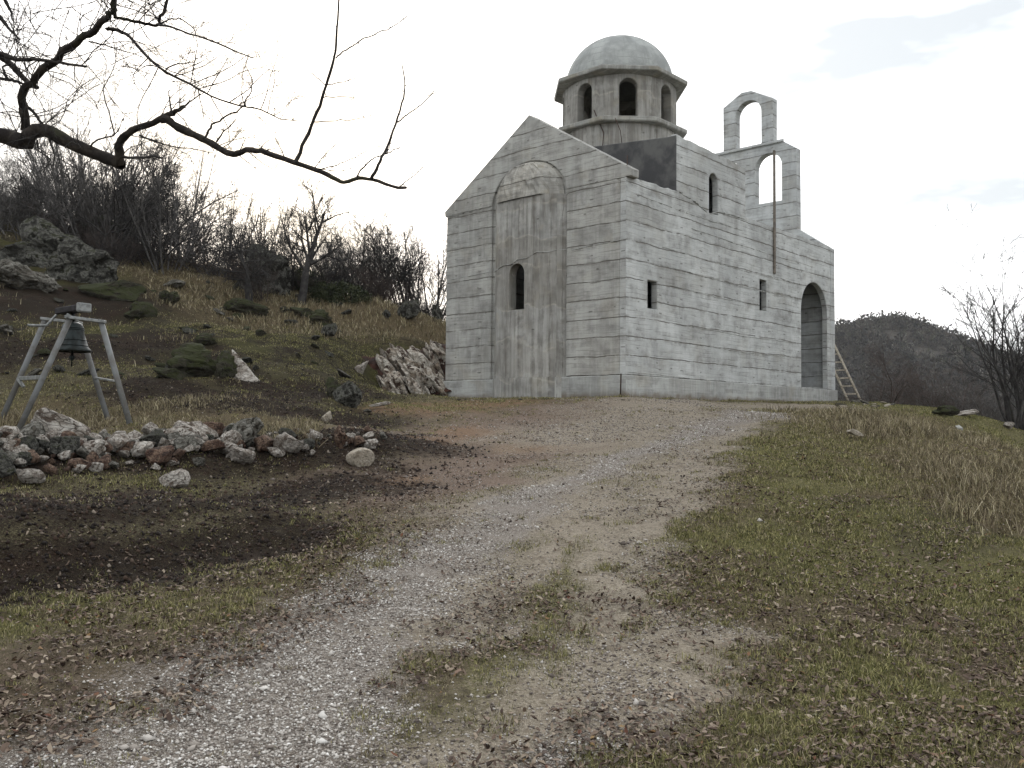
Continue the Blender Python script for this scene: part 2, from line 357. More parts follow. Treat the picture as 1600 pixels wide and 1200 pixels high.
# ------------------------------------------------------------------ concrete
def concrete_mat(name, vertical=False, tone=1., plain=False, tint=(150, 149, 142), dirt=1., streak=1.):
    n = NT(name); uv = n.co('UV')
    U, Vv, _ = n.sep(uv)
    if vertical: U, Vv = Vv, U
    wv = n.noise(uv, .9, 3); wv2 = n.noise(uv, 6, 3)
    vw = n.math('ADD', n.math('ADD', Vv, n.math('MULTIPLY', n.math('SUBTRACT', wv, .5), .13)), n.math('MULTIPLY', n.math('SUBTRACT', wv2, .5), .028))
    lift = .49; bd = .11 if not vertical else .14
    row = n.math('FLOOR', n.math('DIVIDE', vw, lift)); fr = n.math('ABSOLUTE', n.math('SUBTRACT', n.math('FRACT', n.math('DIVIDE', vw, lift)), .5))   # .5 on seam
    pw = 4.4
    colx = n.math('FLOOR', n.math('DIVIDE', n.math('ADD', U, n.math('MULTIPLY', row, .77)), pw))
    wn_ = n.t.nodes.new('ShaderNodeTexWhiteNoise'); wn_.noise_dimensions = '3D'; n.l(n.comb(row, colx, 1.7), wn_.inputs[0]); rt = n.ss(n.noise(n.comb(n.math('MULTIPLY', U, .42), n.math('MULTIPLY', row, 7.31), 2.), 1., 3, .6), .34, .66)
    brd = n.math('FLOOR', n.math('DIVIDE', vw, bd)); wb = n.t.nodes.new('ShaderNodeTexWhiteNoise'); wb.noise_dimensions = '2D'
    n.l(n.comb(brd, n.math('FLOOR', n.math('DIVIDE', n.math('ADD', U, n.math('MULTIPLY', brd, .83)), 3.6)), 0), wb.inputs[0]); rb = n.ss(n.noise(n.comb(n.math('MULTIPLY', U, .7), n.math('MULTIPLY', brd, 5.17), 4.), 1., 3, .6), .32, .68)
    bfr = n.math('ABSOLUTE', n.math('SUBTRACT', n.math('FRACT', n.math('DIVIDE', vw, bd)), .5))
    big = n.noise(uv, .55, 5, .6); mid = n.noise(uv, 2.6, 6, .65); fine = n.noise(uv, 22, 5, .7)
    st = n.noise(n.map(uv, (9, .7, 1) if not vertical else (7, .5, 1)), 1., 4, .6)      # runs down the wall
    gn = n.noise(n.map(uv, (1.2, 28, 1) if not vertical else (30, 1, 1)), 1., 4, .6)     # wood grain
    def t(c, k): return tuple(x*k*tone for x in c)
    b0 = rgb(*tint)
    c = n.mix(n.ss(big, .36, .64), t(b0, 1-.22*dirt), t(b0, 1+.24*dirt))
    c = n.mix(n.math('MULTIPLY', rt, .42 if not vertical else .3), c, t(rgb(184, 187, 185), 1.), 'MIX')
    c = n.mix(n.math('MULTIPLY', n.ss(rt, .6, .95), .34), c, t(rgb(104, 100, 92), 1))
    c = n.mix(n.math('MULTIPLY', n.math('MULTIPLY', rb, n.ss(mid, .36, .6)), .5 if not vertical else .75), c, t(rgb(106, 104, 101), 1))
    c = n.mix(n.math('MULTIPLY', n.ss(st, .5, .66), (.35 if not vertical else .75)*dirt*streak), c, t(rgb(101, 97, 91), 1))
    c = n.mix(n.math('MULTIPLY', n.ss(st, .48, .36), .4*streak), c, t(rgb(186, 185, 178), 1))
    c = n.mix(n.math('MULTIPLY', n.ss(mid, .53, .7), .45*dirt), c, t(rgb(100, 99, 96), 1))
    c = n.mix(n.math('MULTIPLY', n.ss(n.noise(n.map(uv, (1, 1, 1), (7, 3, 0)), 1.1, 4), .54, .66), .4*dirt*streak), c, t(rgb(152, 144, 124), 1))
    c = n.mix(n.math('MULTIPLY', n.ss(gn, .5, .68), .35*dirt), c, t(rgb(96, 94, 88), 1))
    c = n.mix(n.math('MULTIPLY', n.ss(fine, .62, .74), .35), c, t(rgb(92, 90, 84), 1))
    if vertical:
        _a, VV, _b = n.sep(uv); lw = n.math('ADD', VV, n.math('MULTIPLY', n.math('SUBTRACT', n.noise(uv, .8, 4), .5), 1.3)); li = n.math('FLOOR', n.math('DIVIDE', lw, .95))
        wl = n.t.nodes.new('ShaderNodeTexWhiteNoise'); wl.noise_dimensions = '1D'; n.l(li, wl.inputs['W']); c = n.mix(n.math('MULTIPLY', wl.outputs['Value'], .42), c, t(rgb(108, 103, 94), 1))
        lf_ = n.math('ABSOLUTE', n.math('SUBTRACT', n.math('FRACT', n.math('DIVIDE', lw, .95)), .5)); c = n.mix(n.math('MULTIPLY', n.math('MULTIPLY', n.ss(lf_, .43, .5), n.ss(mid, .4, .55)), .4), c, t(rgb(176, 172, 160), 1))
    # damp foot of the walls, where the concrete itself is stained
    _, V0, _z = n.sep(uv)
    h = n.math('MULTIPLY', gn, .3)
    if not plain:
        brk = n.ss(n.noise(n.map(uv, (1.6, 1.6, 1), (3, 9, 0)), 1, 4, .7), .34, .52)
        seam = n.math('MULTIPLY', n.ss(fr, n.math('MULTIPLY_ADD', mid, .06, .43), .494), n.math('ADD', n.math('MULTIPLY', brk, .9), .06))
        if not vertical: c = n.mix(n.math('MULTIPLY', seam, .8), c, t(rgb(66, 62, 56), 1))
        halo = n.ss(fr, .36, .5); c = n.mix(n.math('MULTIPLY', n.math('MULTIPLY', halo, n.ss(mid, .42, .6)), .5*dirt), c, t(rgb(100, 95, 87), 1))
        bs = n.math('MULTIPLY', n.ss(bfr, .42, .5), n.ss(n.noise(n.map(uv, (1, 3, 1), (5, 1, 0)), 1.3, 4), .46, .62)); c = n.mix(n.math('MULTIPLY', bs, .55), c, t(rgb(84, 82, 76), 1))
        if not vertical:   # marks left by the wire ties of the shutters
            tu = n.math('ABSOLUTE', n.math('SUBTRACT', n.math('FRACT', n.math('DIVIDE', n.math('ADD', U, n.math('MULTIPLY', n.math('SUBTRACT', wv2, .5), .25)), 1.02)), .5)); tv = n.math('ABSOLUTE', n.math('SUBTRACT', n.math('FRACT', n.math('DIVIDE', vw, .49)), .42))
            tm = n.math('MULTIPLY', n.math('MULTIPLY', n.ss(tu, .075, .045), n.ss(tv, .05, .02)), n.ss(n.noise(n.map(uv, (1, 1, 1), (2, 8, 0)), 2.1, 2), .46, .52)); c = n.mix(n.math('MULTIPLY', tm, .6), c, t(rgb(70, 68, 64), 1))
        # upright panel joints
        ufr = n.math('ABSOLUTE', n.math('SUBTRACT', n.math('FRACT', n.math('DIVIDE', n.math('ADD', U, n.math('MULTIPLY', n.math('FLOOR', n.math('DIVIDE', row, 4)), 1.03)), 3.1)), .5))
        vj = n.math('MULTIPLY', n.ss(ufr, .4945, .499), n.ss(mid, .45, .55)); c = n.mix(n.math('MULTIPLY', vj, .08), c, t(rgb(76, 73, 66), 1))
        # honeycombed spots
        sp_ = n.vor(n.map(uv, (1, 2.2, 1)), 1.4); c = n.mix(n.math('MULTIPLY', n.math('MULTIPLY', n.ss(sp_, .085, .05), n.ss(fine, .4, .5)), .7), c, t(rgb(74, 71, 64), 1))
        h = n.math('ADD', h, n.math('MULTIPLY', rb, .5)); h = n.math('SUBTRACT', h, n.math('MULTIPLY', bs, .5)); h = n.math('SUBTRACT', h, n.math('MULTIPLY', seam, 1.4))
    h = n.math('ADD', h, n.math('MULTIPLY', fine, .35)); h = n.math('ADD', h, n.math('MULTIPLY', mid, .6))
    if 'footing' in name:
        c = n.mix(n.math('MULTIPLY', n.ss(n.math('ADD', V0, n.math('MULTIPLY', n.math('SUBTRACT', mid, .5), .5)), -.36, -.56), .75), c, rgb(98, 84, 68))
    n.color(c); n.bump(h, .8, .012); n.b.inputs['Roughness'].default_value = .93; n.b.inputs['Specular IOR Level'].default_value = .2
    return n.m
M_side = concrete_mat('board marked concrete', tone=1.17, tint=(166, 168, 166), dirt=.78, streak=.3)
M_front = concrete_mat('weathered board marked concrete', tone=1.05, tint=(156, 155, 149), dirt=.85, streak=.5)
M_vert = concrete_mat('upright board marked concrete', vertical=True, tone=1.06, tint=(152, 151, 146), dirt=.85, streak=.85)
M_smooth = concrete_mat('cast concrete', plain=True, tone=.92)
M_dome = concrete_mat('dome concrete', plain=True, tone=.93, tint=(150, 152, 150))
M_bel = concrete_mat('belfry concrete', tone=1.18, tint=(164, 167, 167), dirt=.6, streak=.5)
M_foot = concrete_mat('footing concrete', plain=True, tone=1.08, dirt=.8, streak=.6, tint=(154, 155, 151))
def simple(name, c1, c2=None, sc=8, rough=.8, bump=.3, d=.01, metal=0., th=(.4, .6)):
    n = NT(name); c = n.co('Object'); c2 = c2 or tuple(x*.6 for x in c1); a = n.noise(c, sc, 5, .65)
    n.color(n.mix(n.ss(a, *th), c1, c2)); n.b.inputs['Roughness'].default_value = rough; n.b.inputs['Metallic'].default_value = metal
    if bump: n.bump(n.noise(c, sc*3, 4, .7), bump, d)
    return n.m
M_memb = simple('dark waterproof coating', rgb(66, 66, 67), rgb(92, 92, 90), 1.3, .8, .4, .02, 0, (.40, .62))
M_brick = simple('red brick reveal', rgb(120, 66, 44), rgb(84, 50, 38), 12)
M_rust = simple('rusty rebar', rgb(70, 52, 42), rgb(50, 40, 34), 20)
M_dark = simple('dark interior render', rgb(74, 70, 66), rgb(62, 58, 54), 2)

# ------------------------------------------------------------------ church
church = empty('church', CC, TH, 'unfinished grey concrete church with round dome, apse and open arched bell gable', 'church')
def uvs(me, curved=None):
    uvl = me.uv_layers.new(name='UVMap'); d = np.zeros(len(me.loops)*2, np.float32)
    for p in me.polygons:
        nx, ny, nz_ = (abs(c) for c in p.normal)
        for li in p.loop_indices:
            co = me.vertices[me.loops[li].vertex_index].co
            if curved: cx, cy, r = curved; uv = (math.atan2(co.y-cy, co.x-cx)*r, co.z) if nz_ < .9 else (co.x, co.y)
            elif nz_ > .7: uv = (co.x, co.y)
            elif nx > ny: uv = (co.y+31, co.z)
            else: uv = (co.x, co.z)
            d[li*2] = uv[0]; d[li*2+1] = uv[1]
        if curved and nz_ < .9:
            us = [d[li*2] for li in p.loop_indices]
            if max(us)-min(us) > curved[2]*3:
                for li in p.loop_indices:
                    if d[li*2] < 0: d[li*2] += 2*math.pi*curved[2]
    uvl.data.foreach_set('uv', d)
def prism(pts, a0, a1, axis):
    """closed polygon pts (p,q) extruded from a0 to a1 along axis x or y (q is z)"""
    bm = bmesh.new(); f = []
    for a in (a0, a1): f.append([bm.verts.new((a, p, q) if axis == 'x' else (p, a, q)) for p, q in pts])
    bm.faces.new(f[0]); bm.faces.new(f[1][::-1]); k = len(pts)
    for i in range(k): bm.faces.new([f[0][i], f[1][i], f[1][(i+1) % k], f[0][(i+1) % k]])
    bmesh.ops.recalc_face_normals(bm, faces=bm.faces[:]); return bm
def tomesh(bm, name='m'):
    me = bpy.data.meshes.new(name); bm.to_mesh(me); bm.free(); return me
def boolean(me, cutters, op='DIFFERENCE'):
    o = bpy.data.objects.new('t', me); COL.objects.link(o); cs = []
    for c in cutters:
        co = bpy.data.objects.new('c', c); COL.objects.link(co); md = o.modifiers.new('b', 'BOOLEAN'); md.object = co; md.operation = op; md.solver = 'EXACT'; cs.append(co)
    bpy.context.view_layer.update(); dg = bpy.context.evaluated_depsgraph_get(); r = bpy.data.meshes.new_from_object(o.evaluated_get(dg))
    for x in cs+[o]: bpy.data.objects.remove(x)
    return r
def archpts(a, b, z0, ztop, n=14, flat=1.):
    r = (b-a)/2; zs = ztop-r*flat; c = (a+b)/2
    return [(a, z0), (b, z0)]+[(c+r*math.cos(t), zs+r*flat*math.sin(t)) for t in np.linspace(0, math.pi, n)]
def boxp(a, b, z0, z1): return [(a, z0), (b, z0), (b, z1), (a, z1)]
def rough_top(p0, p1, amp, n, seed):
    r = random.Random(seed); return [(p0[0]+(p1[0]-p0[0])*i/n, p0[1]+(p1[1]-p0[1])*i/n+r.uniform(-amp, amp)) for i in range(n+1)]
def cpart(name, me, mat, curved=None, parent=None, bevel=True):
    o = link(name, me, mat, parent or church); uvs(me, curved)
    if bevel:
        b = o.modifiers.new('bevel', 'BEVEL'); b.width = .018; b.segments = 1; b.limit_method = 'ANGLE'; b.angle_limit = math.radians(40)
    return o
T = .2
# side wall facing the camera's right, with the raised transept bay
top = rough_top((0, 5.06), (2.3, 5.1), .025, 12, 1)+rough_top((2.301, 6.66), (6.15, 6.56), .02, 22, 2)+rough_top((6.151, 5.06), (12.25, 5.05), .02, 20, 3)
side = tomesh(prism([(0, 0), (12.25, 0)]+top[::-1], 0, T, 'y'))
cut = [tomesh(prism(boxp(.94, 1.39, 1.77, 2.51), -1, 1, 'y')), tomesh(prism(boxp(7.03, 7.48, 2.3, 3.27), -1, 1, 'y')),
       tomesh(prism(archpts(4.02, 4.51, 4.81, 5.99), -1, 1, 'y')), tomesh(prism(archpts(9.91, 11.97, -.5, 3.62, 24), -1, 1, 'y'))]
cpart('side_wall', boolean(side, cut), M_side)
far = tomesh(prism([(.21, 0), (12.25, 0), (12.25, 5.05), (6.15, 5.05), (6.15, 6.56), (2.3, 6.66), (2.3, 5.05), (.21, 5.05)], BW-T, BW, 'y')); cpart('side_wall', far, M_side)
# apse wall
fr = tomesh(prism([(T+.001, 0), (BW, 0), (BW, 5.05), (T+.001, 5.05)], 0, T, 'x'))
niche = [(1.95, -.5), (4.74, -.5), (4.74, 4.92)]+[(3.345+1.395*math.cos(t), 4.92+1.12*math.sin(t)) for t in np.linspace(0, math.pi, 24)[1:-1]]+[(1.95, 4.92)]
nc = prism(niche, -1, .07, 'x'); gap = prism([(2.3, -.5), (4.4, -.5), (4.4, 4.6), (2.3, 4.6)], -1, 2, 'x')
cpart('end_wall', boolean(fr, [tomesh(nc), tomesh(gap)]), M_front)
corner = tomesh(prism([(0, 0), (T, 0), (T, 5.05), (0, 5.05)], -.0, .0+T, 'x')); bpy.data.meshes.remove(corner)
gab = tomesh(prism([(-.14, 5.02), (-.15, 5.22), (3.325, 7.36), (6.74, 5.14), (6.72, 4.98), (3.3, 5.02)][::-1], -.02, .34, 'x'))
cpart('gable', boolean(gab, [tomesh(prism(niche, -1, .07, 'x'))]), M_front)
# apse: shallow bowed wall of upright boards, closed by a semi dome
def bow(t): return -float(np.interp(abs(t), [0, .64, .86, 1], [.50, .45, .22, 0]))
ap = [(1.99+2.67*(k/28), bow(2*k/28-1)) for k in range(29)]
bm = bmesh.new(); rings = []
zs = np.linspace(-.0, 4.93, 12)
for inn in (0, 1):
    g = []
    for z in zs: g.append([bm.verts.new((x+.095+(.28 if inn else 0), y if not inn else 3.325+(y-3.325)*.86, z)) for y, x in ap])
    rings.append(g)
for g in rings:
    for a, b in zip(g[:-1], g[1:]):
        for i in range(28): bm.faces.new([a[i], a[i+1], b[i+1], b[i]])
for e in (0, -1):
    for i in range(28): bm.faces.new([rings[0][e][i], rings[0][e][i+1], rings[1][e][i+1], rings[1][e][i]])
for e in (0, 28):
    for j in range(11): bm.faces.new([rings[0][j][e], rings[0][j+1][e], rings[1][j+1][e], rings[1][j][e]])
bmesh.ops.recalc_face_normals(bm, faces=bm.faces[:]); apse = tomesh(bm)
apse = boolean(apse, [tomesh(prism(archpts(3.11, 3.68, 1.86, 3.14), -2, 1, 'x'))])
apo = cpart('apse', apse, M_vert, bevel=False)
fr_ = boolean(tomesh(prism(archpts(3.108, 3.682, 1.858, 3.142), -.29, -.08, 'x')), [tomesh(prism(archpts(3.16, 3.63, 1.9, 3.09), -2, 2, 'x'))])
bm = bmesh.new(); G = []
for a in range(11):
    e = a/10*math.pi/2; G.append([])
    for k in range(29):
        t = 2*k/28-1; cc = math.cos(e)**.8 if a < 10 else 0.02; yy = 3.325+1.25*t*cc; xx = .09+(bow(t)-.03)*(math.cos(e)**.7 if a < 10 else 0)
        G[-1].append(bm.verts.new((xx-.015+.03*R.uniform(-1, 1)*(0 < a < 10), yy, 4.93+1.07*math.sin(e))))
for a, b in zip(G[:-1], G[1:]):
    for i in range(28): bm.faces.new([a[i], a[i+1], b[i+1], b[i]])
bmesh.ops.recalc_face_normals(bm, faces=bm.faces[:]); me = tomesh(bm); cpart('apse_dome', me, concrete_mat('rough cast concrete', tone=1.0, tint=(158, 154, 144)), bevel=False)
# footing
cpart('footing', tomesh(prism(boxp(-.045, 12.7, -1.1, -.003), -.045, BW+.045, 'y')), M_foot)
bm = bmesh.new(); lo = [bm.verts.new((x-.0+.04, y, -.9)) for y, x in ap]; hi = [bm.verts.new((x+.04, y, -.006)) for y, x in ap]
for i in range(28): bm.faces.new([lo[i], lo[i+1], hi[i+1], hi[i]])
bm.faces.new(hi+[]); me = tomesh(bm); cpart('apse_footing', me, M_vert, bevel=False)
# cross walls of the raised bay
def memb(x0, x1, mat, nm):
    pts = [(T, 4.6), (BW-T, 4.6), (BW-T, 6.63), (4.6, 6.85), (3.325, 6.95), (1.41, 6.76), (T, 6.64)]
    return cpart(nm, tomesh(prism(pts, x0, x1, 'x')), mat)
memb(2.303, 2.62, M_memb, 'coated_cross_wall'); memb(5.8, 6.148, M_side, 'cross_wall')
# dark coating also covers the arris of the side wall
cpart('coating_return', tomesh(prism(boxp(.0, T+.02, 5.08, 6.63), 2.285, 2.298, 'x')), M_memb, bevel=False)
sl = tomesh(prism(boxp(2.62, 5.8, 6.3, 6.5), T, BW-T, 'y'))
def cyl(r, z0, z1, n=64, x=4.22, y=3.325, off=0.):
    bm = bmesh.new(); bmesh.ops.create_cone(bm, cap_ends=True, segments=n, radius1=r, radius2=r, depth=z1-z0, matrix=Matrix.Translation((x, y, (z0+z1)/2))@Matrix.Rotation(off, 4, 'Z')); return bm
cpart('bay_slab', boolean(sl, [tomesh(cyl(1.5, 5, 8))]), M_foot)
cpart('roof_slab', boolean(tomesh(prism(boxp(.36, 12.2, 4.55, 4.72), T+.002, BW-T-.002, 'y')), [tomesh(prism(boxp(2.7, 5.75, 4, 5), .5, BW-.5, 'y'))]), M_foot)
# west end: wall rising in shoulders to the two tier bell gable
c0 = 3.2
wp = [(0, 0), (BW, 0), (BW, 5.0), (2*c0-1.25+.12, 5.95), (2*c0-1.25, 5.97), (2*c0-1.27, 8.84), (2*c0-1.8, 9.2), (c0+1.02, 9.24), (c0+1.02, 10.98), (c0+.25, 11.4), (c0-.15, 11.38), (c0-1.03, 10.9), (c0-1.03, 9.24), (1.8, 9.22), (1.25, 8.84), (1.25, 5.88), (0, 5.0)]
we = tomesh(prism(wp, 12.252, 12.6, 'x'))
we = boolean(we, [tomesh(prism(archpts(c0-.57, c0+.50, 9.26, 11.04, 20), 11, 14, 'x')), tomesh(prism(archpts(1.82, 2.90, 7.0, 8.86, 20), 11, 14, 'x')), tomesh(prism(archpts(2*c0-2.9, 2*c0-1.82, 7.0, 8.86, 20), 11, 14, 'x'))])
cpart('bell_gable', we, M_bel)
cpart('ledge', tomesh(prism(boxp(1.72, 4.72, 9.16, 9.262), 12.17, 12.248, 'x')), M_bel)
inw = tomesh(prism(boxp(T+.002, BW-T-.002, 0, 4.54), 8.9, 9.2, 'x')); cpart('porch_wall', boolean(inw, [tomesh(prism(archpts(2.7, 3.9, -.5, 2.6), 8, 10, 'x'))]), M_side)
# drum
dr = tomesh(cyl(1.77, 7.70, 9.2, 80)); dcut = [tomesh(cyl(1.45, 7.5, 9.5, 48))]
for k in range(8):
    a = k*math.pi/4+.0; b = prism(archpts(-.27, .27, 7.80, 8.95), .9, 2.4, 'x'); bmesh.ops.transform(b, matrix=Matrix.Translation((4.22, 3.325, 0))@Matrix.Rotation(a, 4, 'Z'), verts=b.verts[:]); dcut.append(tomesh(b))
cpart('drum', boolean(dr, dcut), M_vert, (4.22, 3.325, 1.77))
dl = boolean(tomesh(cyl(1.83, 6.2, 7.62, 72)), [tomesh(cyl(1.45, 5, 7.8, 48))]); cpart('drum_base', dl, M_vert, (4.22, 3.325, 1.83))
def octring(name, zr, mat):
    bm = bmesh.new(); L = []
    for r, z in zr: L.append([bm.verts.new((4.22+r*math.cos(math.pi/8+k*math.pi/4), 3.325+r*math.sin(math.pi/8+k*math.pi/4), z)) for k in range(8)])
    L.append(L[0])
    for a, b in zip(L[:-1], L[1:]):
        for k in range(8): bm.faces.new([a[k], a[(k+1) % 8], b[(k+1) % 8], b[k]])
    bmesh.ops.recalc_face_normals(bm, faces=bm.faces[:]); return cpart(name, tomesh(bm), mat)
octring('ledge', [(1.5, 7.58), (2.1, 7.60), (2.13, 7.64), (2.13, 7.75), (1.5, 7.80)], M_smooth)
octring('eave', [(1.5, 9.08), (1.88, 9.06), (2.14, 9.13), (2.15, 9.25), (1.6, 9.36), (1.4, 9.36)], M_smooth)
bm = bmesh.new(); G = []
for a in range(17):
    e = a/16*math.pi/2; r = 1.69*math.cos(e)**.96 if a < 16 else .001
    G.append([bm.verts.new((4.22+r*math.cos(k*math.pi/36), 3.325+r*math.sin(k*math.pi/36), 9.27+1.56*math.sin(e))) for k in range(72)])
for a, b in zip(G[:-1], G[1:]):
    for k in range(72): bm.faces.new([a[k], a[(k+1) % 72], b[(k+1) % 72], b[k]])
bmesh.ops.remove_doubles(bm, verts=bm.verts[:], dist=.002); me = tomesh(bm)
me.shade_smooth(); do = cpart('dome', me, None, (4.22, 3.325, 1.69), bevel=False)
nd = NT('dome concrete bands'); uvd = nd.co('Object'); zz = nd.sep(uvd)[2]
band = nd.math('ABSOLUTE', nd.math('SUBTRACT', nd.math('FRACT', nd.math('DIVIDE', nd.math('ADD', zz, nd.math('MULTIPLY', nd.noise(uvd, 2.5), .05)), .23)), .5))
mb_ = nd.noise(uvd, 2.1, 5, .6); c_ = nd.mix(nd.ss(mb_, .36, .62), rgb(140, 143, 141), rgb(166, 169, 166)); stt = nd.noise(nd.map(nd.co('UV'), (5, .9, 1)), 1, 4, .6)
c_ = nd.mix(nd.math('MULTIPLY', nd.ss(stt, .5, .7), .4), c_, rgb(112, 115, 112)); c_ = nd.mix(nd.math('MULTIPLY', nd.math('MULTIPLY', nd.ss(band, .45, .49), nd.ss(mb_, .45, .6)), .55), c_, rgb(92, 94, 92))
wd = nd.t.nodes.new('ShaderNodeTexWhiteNoise'); wd.noise_dimensions = '2D'; ud = nd.sep(nd.co('UV'))[0]; nd.l(nd.comb(nd.math('FLOOR', nd.math('DIVIDE', ud, .66)), nd.math('FLOOR', nd.math('DIVIDE', zz, .23)), 0), wd.inputs[0])
c_ = nd.mix(nd.math('MULTIPLY', wd.outputs['Value'], .22), c_, rgb(118, 120, 117))
nd.color(c_); nd.bump(nd.math('ADD', nd.math('MULTIPLY', mb_, 1.), nd.math('MULTIPLY', nd.noise(uvd, 20), .4)), .6, .015)
me.materials.clear(); me.materials.append(nd.m)
# seams where the shutter boards leaked: irregular raised fins
def fins(name, line, nrm, seed, th=.012, parent=None, mat=None):
    r = random.Random(seed); bm = bmesh.new(); nrm = Vector(nrm); prev = None
    pts = []
    for a, b in zip(line[:-1], line[1:]):
        a = Vector(a); b = Vector(b); k = max(2, int((b-a).length/.07))
        for i in range(k): pts.append(a.lerp(b, i/k))
    off = 0
    for p in pts:
        off += r.uniform(-.006, .006); off *= .9; hh = th*r.uniform(.1, 1)*(1 if r.random() < .8 else 2.2); h2 = r.uniform(.006, .016)
        q = [p+Vector((0, 0, off-h2)), p+nrm*hh+Vector((0, 0, off-h2*.4)), p+nrm*hh*.8+Vector((0, 0, off+h2*.5)), p+Vector((0, 0, off+h2))]
        cur = [bm.verts.new(x) for x in q]
        if prev and r.random() < .93:
            for i in range(3): bm.faces.new([prev[i], prev[i+1], cur[i+1], cur[i]])
        prev = cur
    me = tomesh(bm); uvs(me); return link(name, me, mat or M_foot, parent or church)
fins('joint_line', [(0, .02, 5.03), (0, 1.9, 5.06)], (-1, 0, 0), 4, .03)
fins('joint_line', [(0, 4.76, 5.0), (0, 6.6, 4.97)], (-1, 0, 0), 5, .03)
fins('joint_line', [(0, 0, 3.43), (0, 1.0, 3.42), (0, 1.92, 3.36)], (-1, 0, 0), 6, .03)
fins('joint_line', [(0, 4.76, 3.12), (0, 6.6, 3.05)], (-1, 0, 0), 7, .03)
for z, s0, s1 in [(3.42, 1.6, 9.8), (2.92, 2.2, 9.8), (4.15, 3, 11), (4.6, .4, 6), (1.44, 2.3, 9.6), (.96, 2.3, 9), (.02, .1, 12.1), (2.44, 2, 6.9)]:
    fins('joint_line', [(s0, 0, z+.05), ((s0+s1)/2, 0, z-.02), (s1, 0, z+.01)], (0, -1, 0), int(z*100), .018)
fins('joint_line', [(2.3, 0, 5.12), (3.2, 0, 4.98), (4.0, 0, 4.78), (4.6, 0, 4.95), (6.1, 0, 4.98)], (0, -1, 0), 77, .03)
apl = [(x+.095, y, z) for (y, x), z in zip(ap, [3.05+.35*sstep(0, 1, np.array(k/28.))+.03*math.sin(k) for k in range(28, -1, -1)])]
fins('joint_line', [(p[0], p[1], float(p[2])) for p in apl], (-1, 0, 0), 8, .035)
def rod(name, pts, r, mat, parent, sides=6):
    bm = bmesh.new(); pr = None
    pts = [Vector(p) for p in pts]
    for i, p in enumerate(pts):
        d = (pts[min(i+1, len(pts)-1)]-pts[max(i-1, 0)]).normalized(); q = d.to_track_quat('Z', 'Y')
        rr_ = r[i] if isinstance(r, (list, tuple)) else r
        cur = [bm.verts.new(p+q@Vector((rr_*math.cos(a*2*math.pi/sides), rr_*math.sin(a*2*math.pi/sides), 0))) for a in range(sides)]
        if pr: 
            for k in range(sides): bm.faces.new([pr[k], pr[(k+1) % sides], cur[(k+1) % sides], cur[k]])
        else: bm.faces.new(cur[::-1])
        pr = cur
    bm.faces.new(pr); me = tomesh(bm); return link(name, me, mat, parent, smooth=sides > 5)
rod('rebar', [(.1, .05, 4.9), (.1, .06, 5.6)], .012, M_rust, church)
rod('rebar', [(2.46, 2.66, 6.7), (2.5, 2.62, 7.3), (2.45, 2.95, 8.05)], .014, M_rust, church)
rod('rebar', [(2.44, 1.9, 6.7), (2.40, 1.95, 7.2), (2.35, 2.1, 7.6)], .012, M_rust, church)
rod('rebar', [(-.05, .13, -.5), (-.048, .12, .03)], .018, M_rust, church)  # upright rod standing in for the dark crack dashes at the corner
plank = tomesh(prism(boxp(-.055, .055, 0, 3.95), -.06, -.012, 'y')); bm = bmesh.new(); bm.from_mesh(plank)
M_wood = simple('grey weathered timber', rgb(120, 112, 102), rgb(92, 86, 78), 10)
tp = empty('timber_post', CC+S_*7.95+W_*-.0+np.array([0, 0, 3.55]), TH, 'long grey timber board standing upright against the church side wall', 'timber post')
bmesh.ops.subdivide_edges(bm, edges=bm.edges[:], cuts=3); bm.free()
for me_ in (plank,):
    o = link('board', me_, M_wood, tp); b = o.modifiers.new('bv', 'BEVEL'); b.width = .006
for k, z in enumerate((.25, .75, 1.2)):
    rod('nail', [(.03, -.02, z), (.12, -.05, z+.02)], .009, M_rust, tp)

# ------------------------------------------------------------------ rocks
def rock_mat(name, ca, cb, cdark, moss=None, mossw=(.5, .62), s=1.):
    n = NT(name); c = n.co('Object'); inf = n.t.nodes.new('ShaderNodeObjectInfo'); r = inf.outputs['Random']
    add = n.t.nodes.new('ShaderNodeVectorMath'); n.l(c, add.inputs[0]); n.l(n.comb(n.math('MULTIPLY', r, 37), n.math('MULTIPLY', r, 91), r), add.inputs[1]); c = add.outputs[0]
    a = n.noise(c, 2.2*s, 6, .68, .6); b = n.noise(c, 9*s, 5, .7); k = n.mix(n.ss(a, .40, .60), cb, ca)
    k = n.mix(n.math('MULTIPLY', n.ss(b, .45, .65), .5), k, cdark)
    k = n.mix(n.ss(n.noise(c, 3.3*s, 4, .6), .54, .62), k, cdark)
    cr = n.vor(n.map(c, (1, 1, 2.2), rot=(.4, .3, 0)), 3.2*s, 'DISTANCE_TO_EDGE'); k = n.mix(n.math('MULTIPLY', n.ss(cr, .035, 0), .8), k, tuple(x*.35 for x in cdark))
    k = n.mix(n.math('MULTIPLY', r, .35), k, cdark)
    if moss:
        nz = n.sep(n.t.nodes.new('ShaderNodeNewGeometry').outputs['Normal'])[2]
        k = n.mix(n.math('MULTIPLY', n.ss(n.math('MULTIPLY_ADD', nz, .12, a), *mossw), .9), k, moss)
    n.color(k); h = n.math('ADD', n.math('MULTIPLY', b, .6), a); h = n.math('ADD', h, n.math('MULTIPLY', n.ss(cr, 0, .08), .5)); n.bump(h, .9, .03); return n.m
RM_white = rock_mat('pale limestone', rgb(192, 187, 178), rgb(136, 128, 118), rgb(84, 74, 65))
RM_grey = rock_mat('grey limestone with lichen', rgb(132, 130, 122), rgb(80, 76, 68), rgb(46, 42, 34))
RM_brown = rock_mat('earthy limestone', rgb(124, 104, 88), rgb(76, 56, 46), rgb(46, 34, 28))
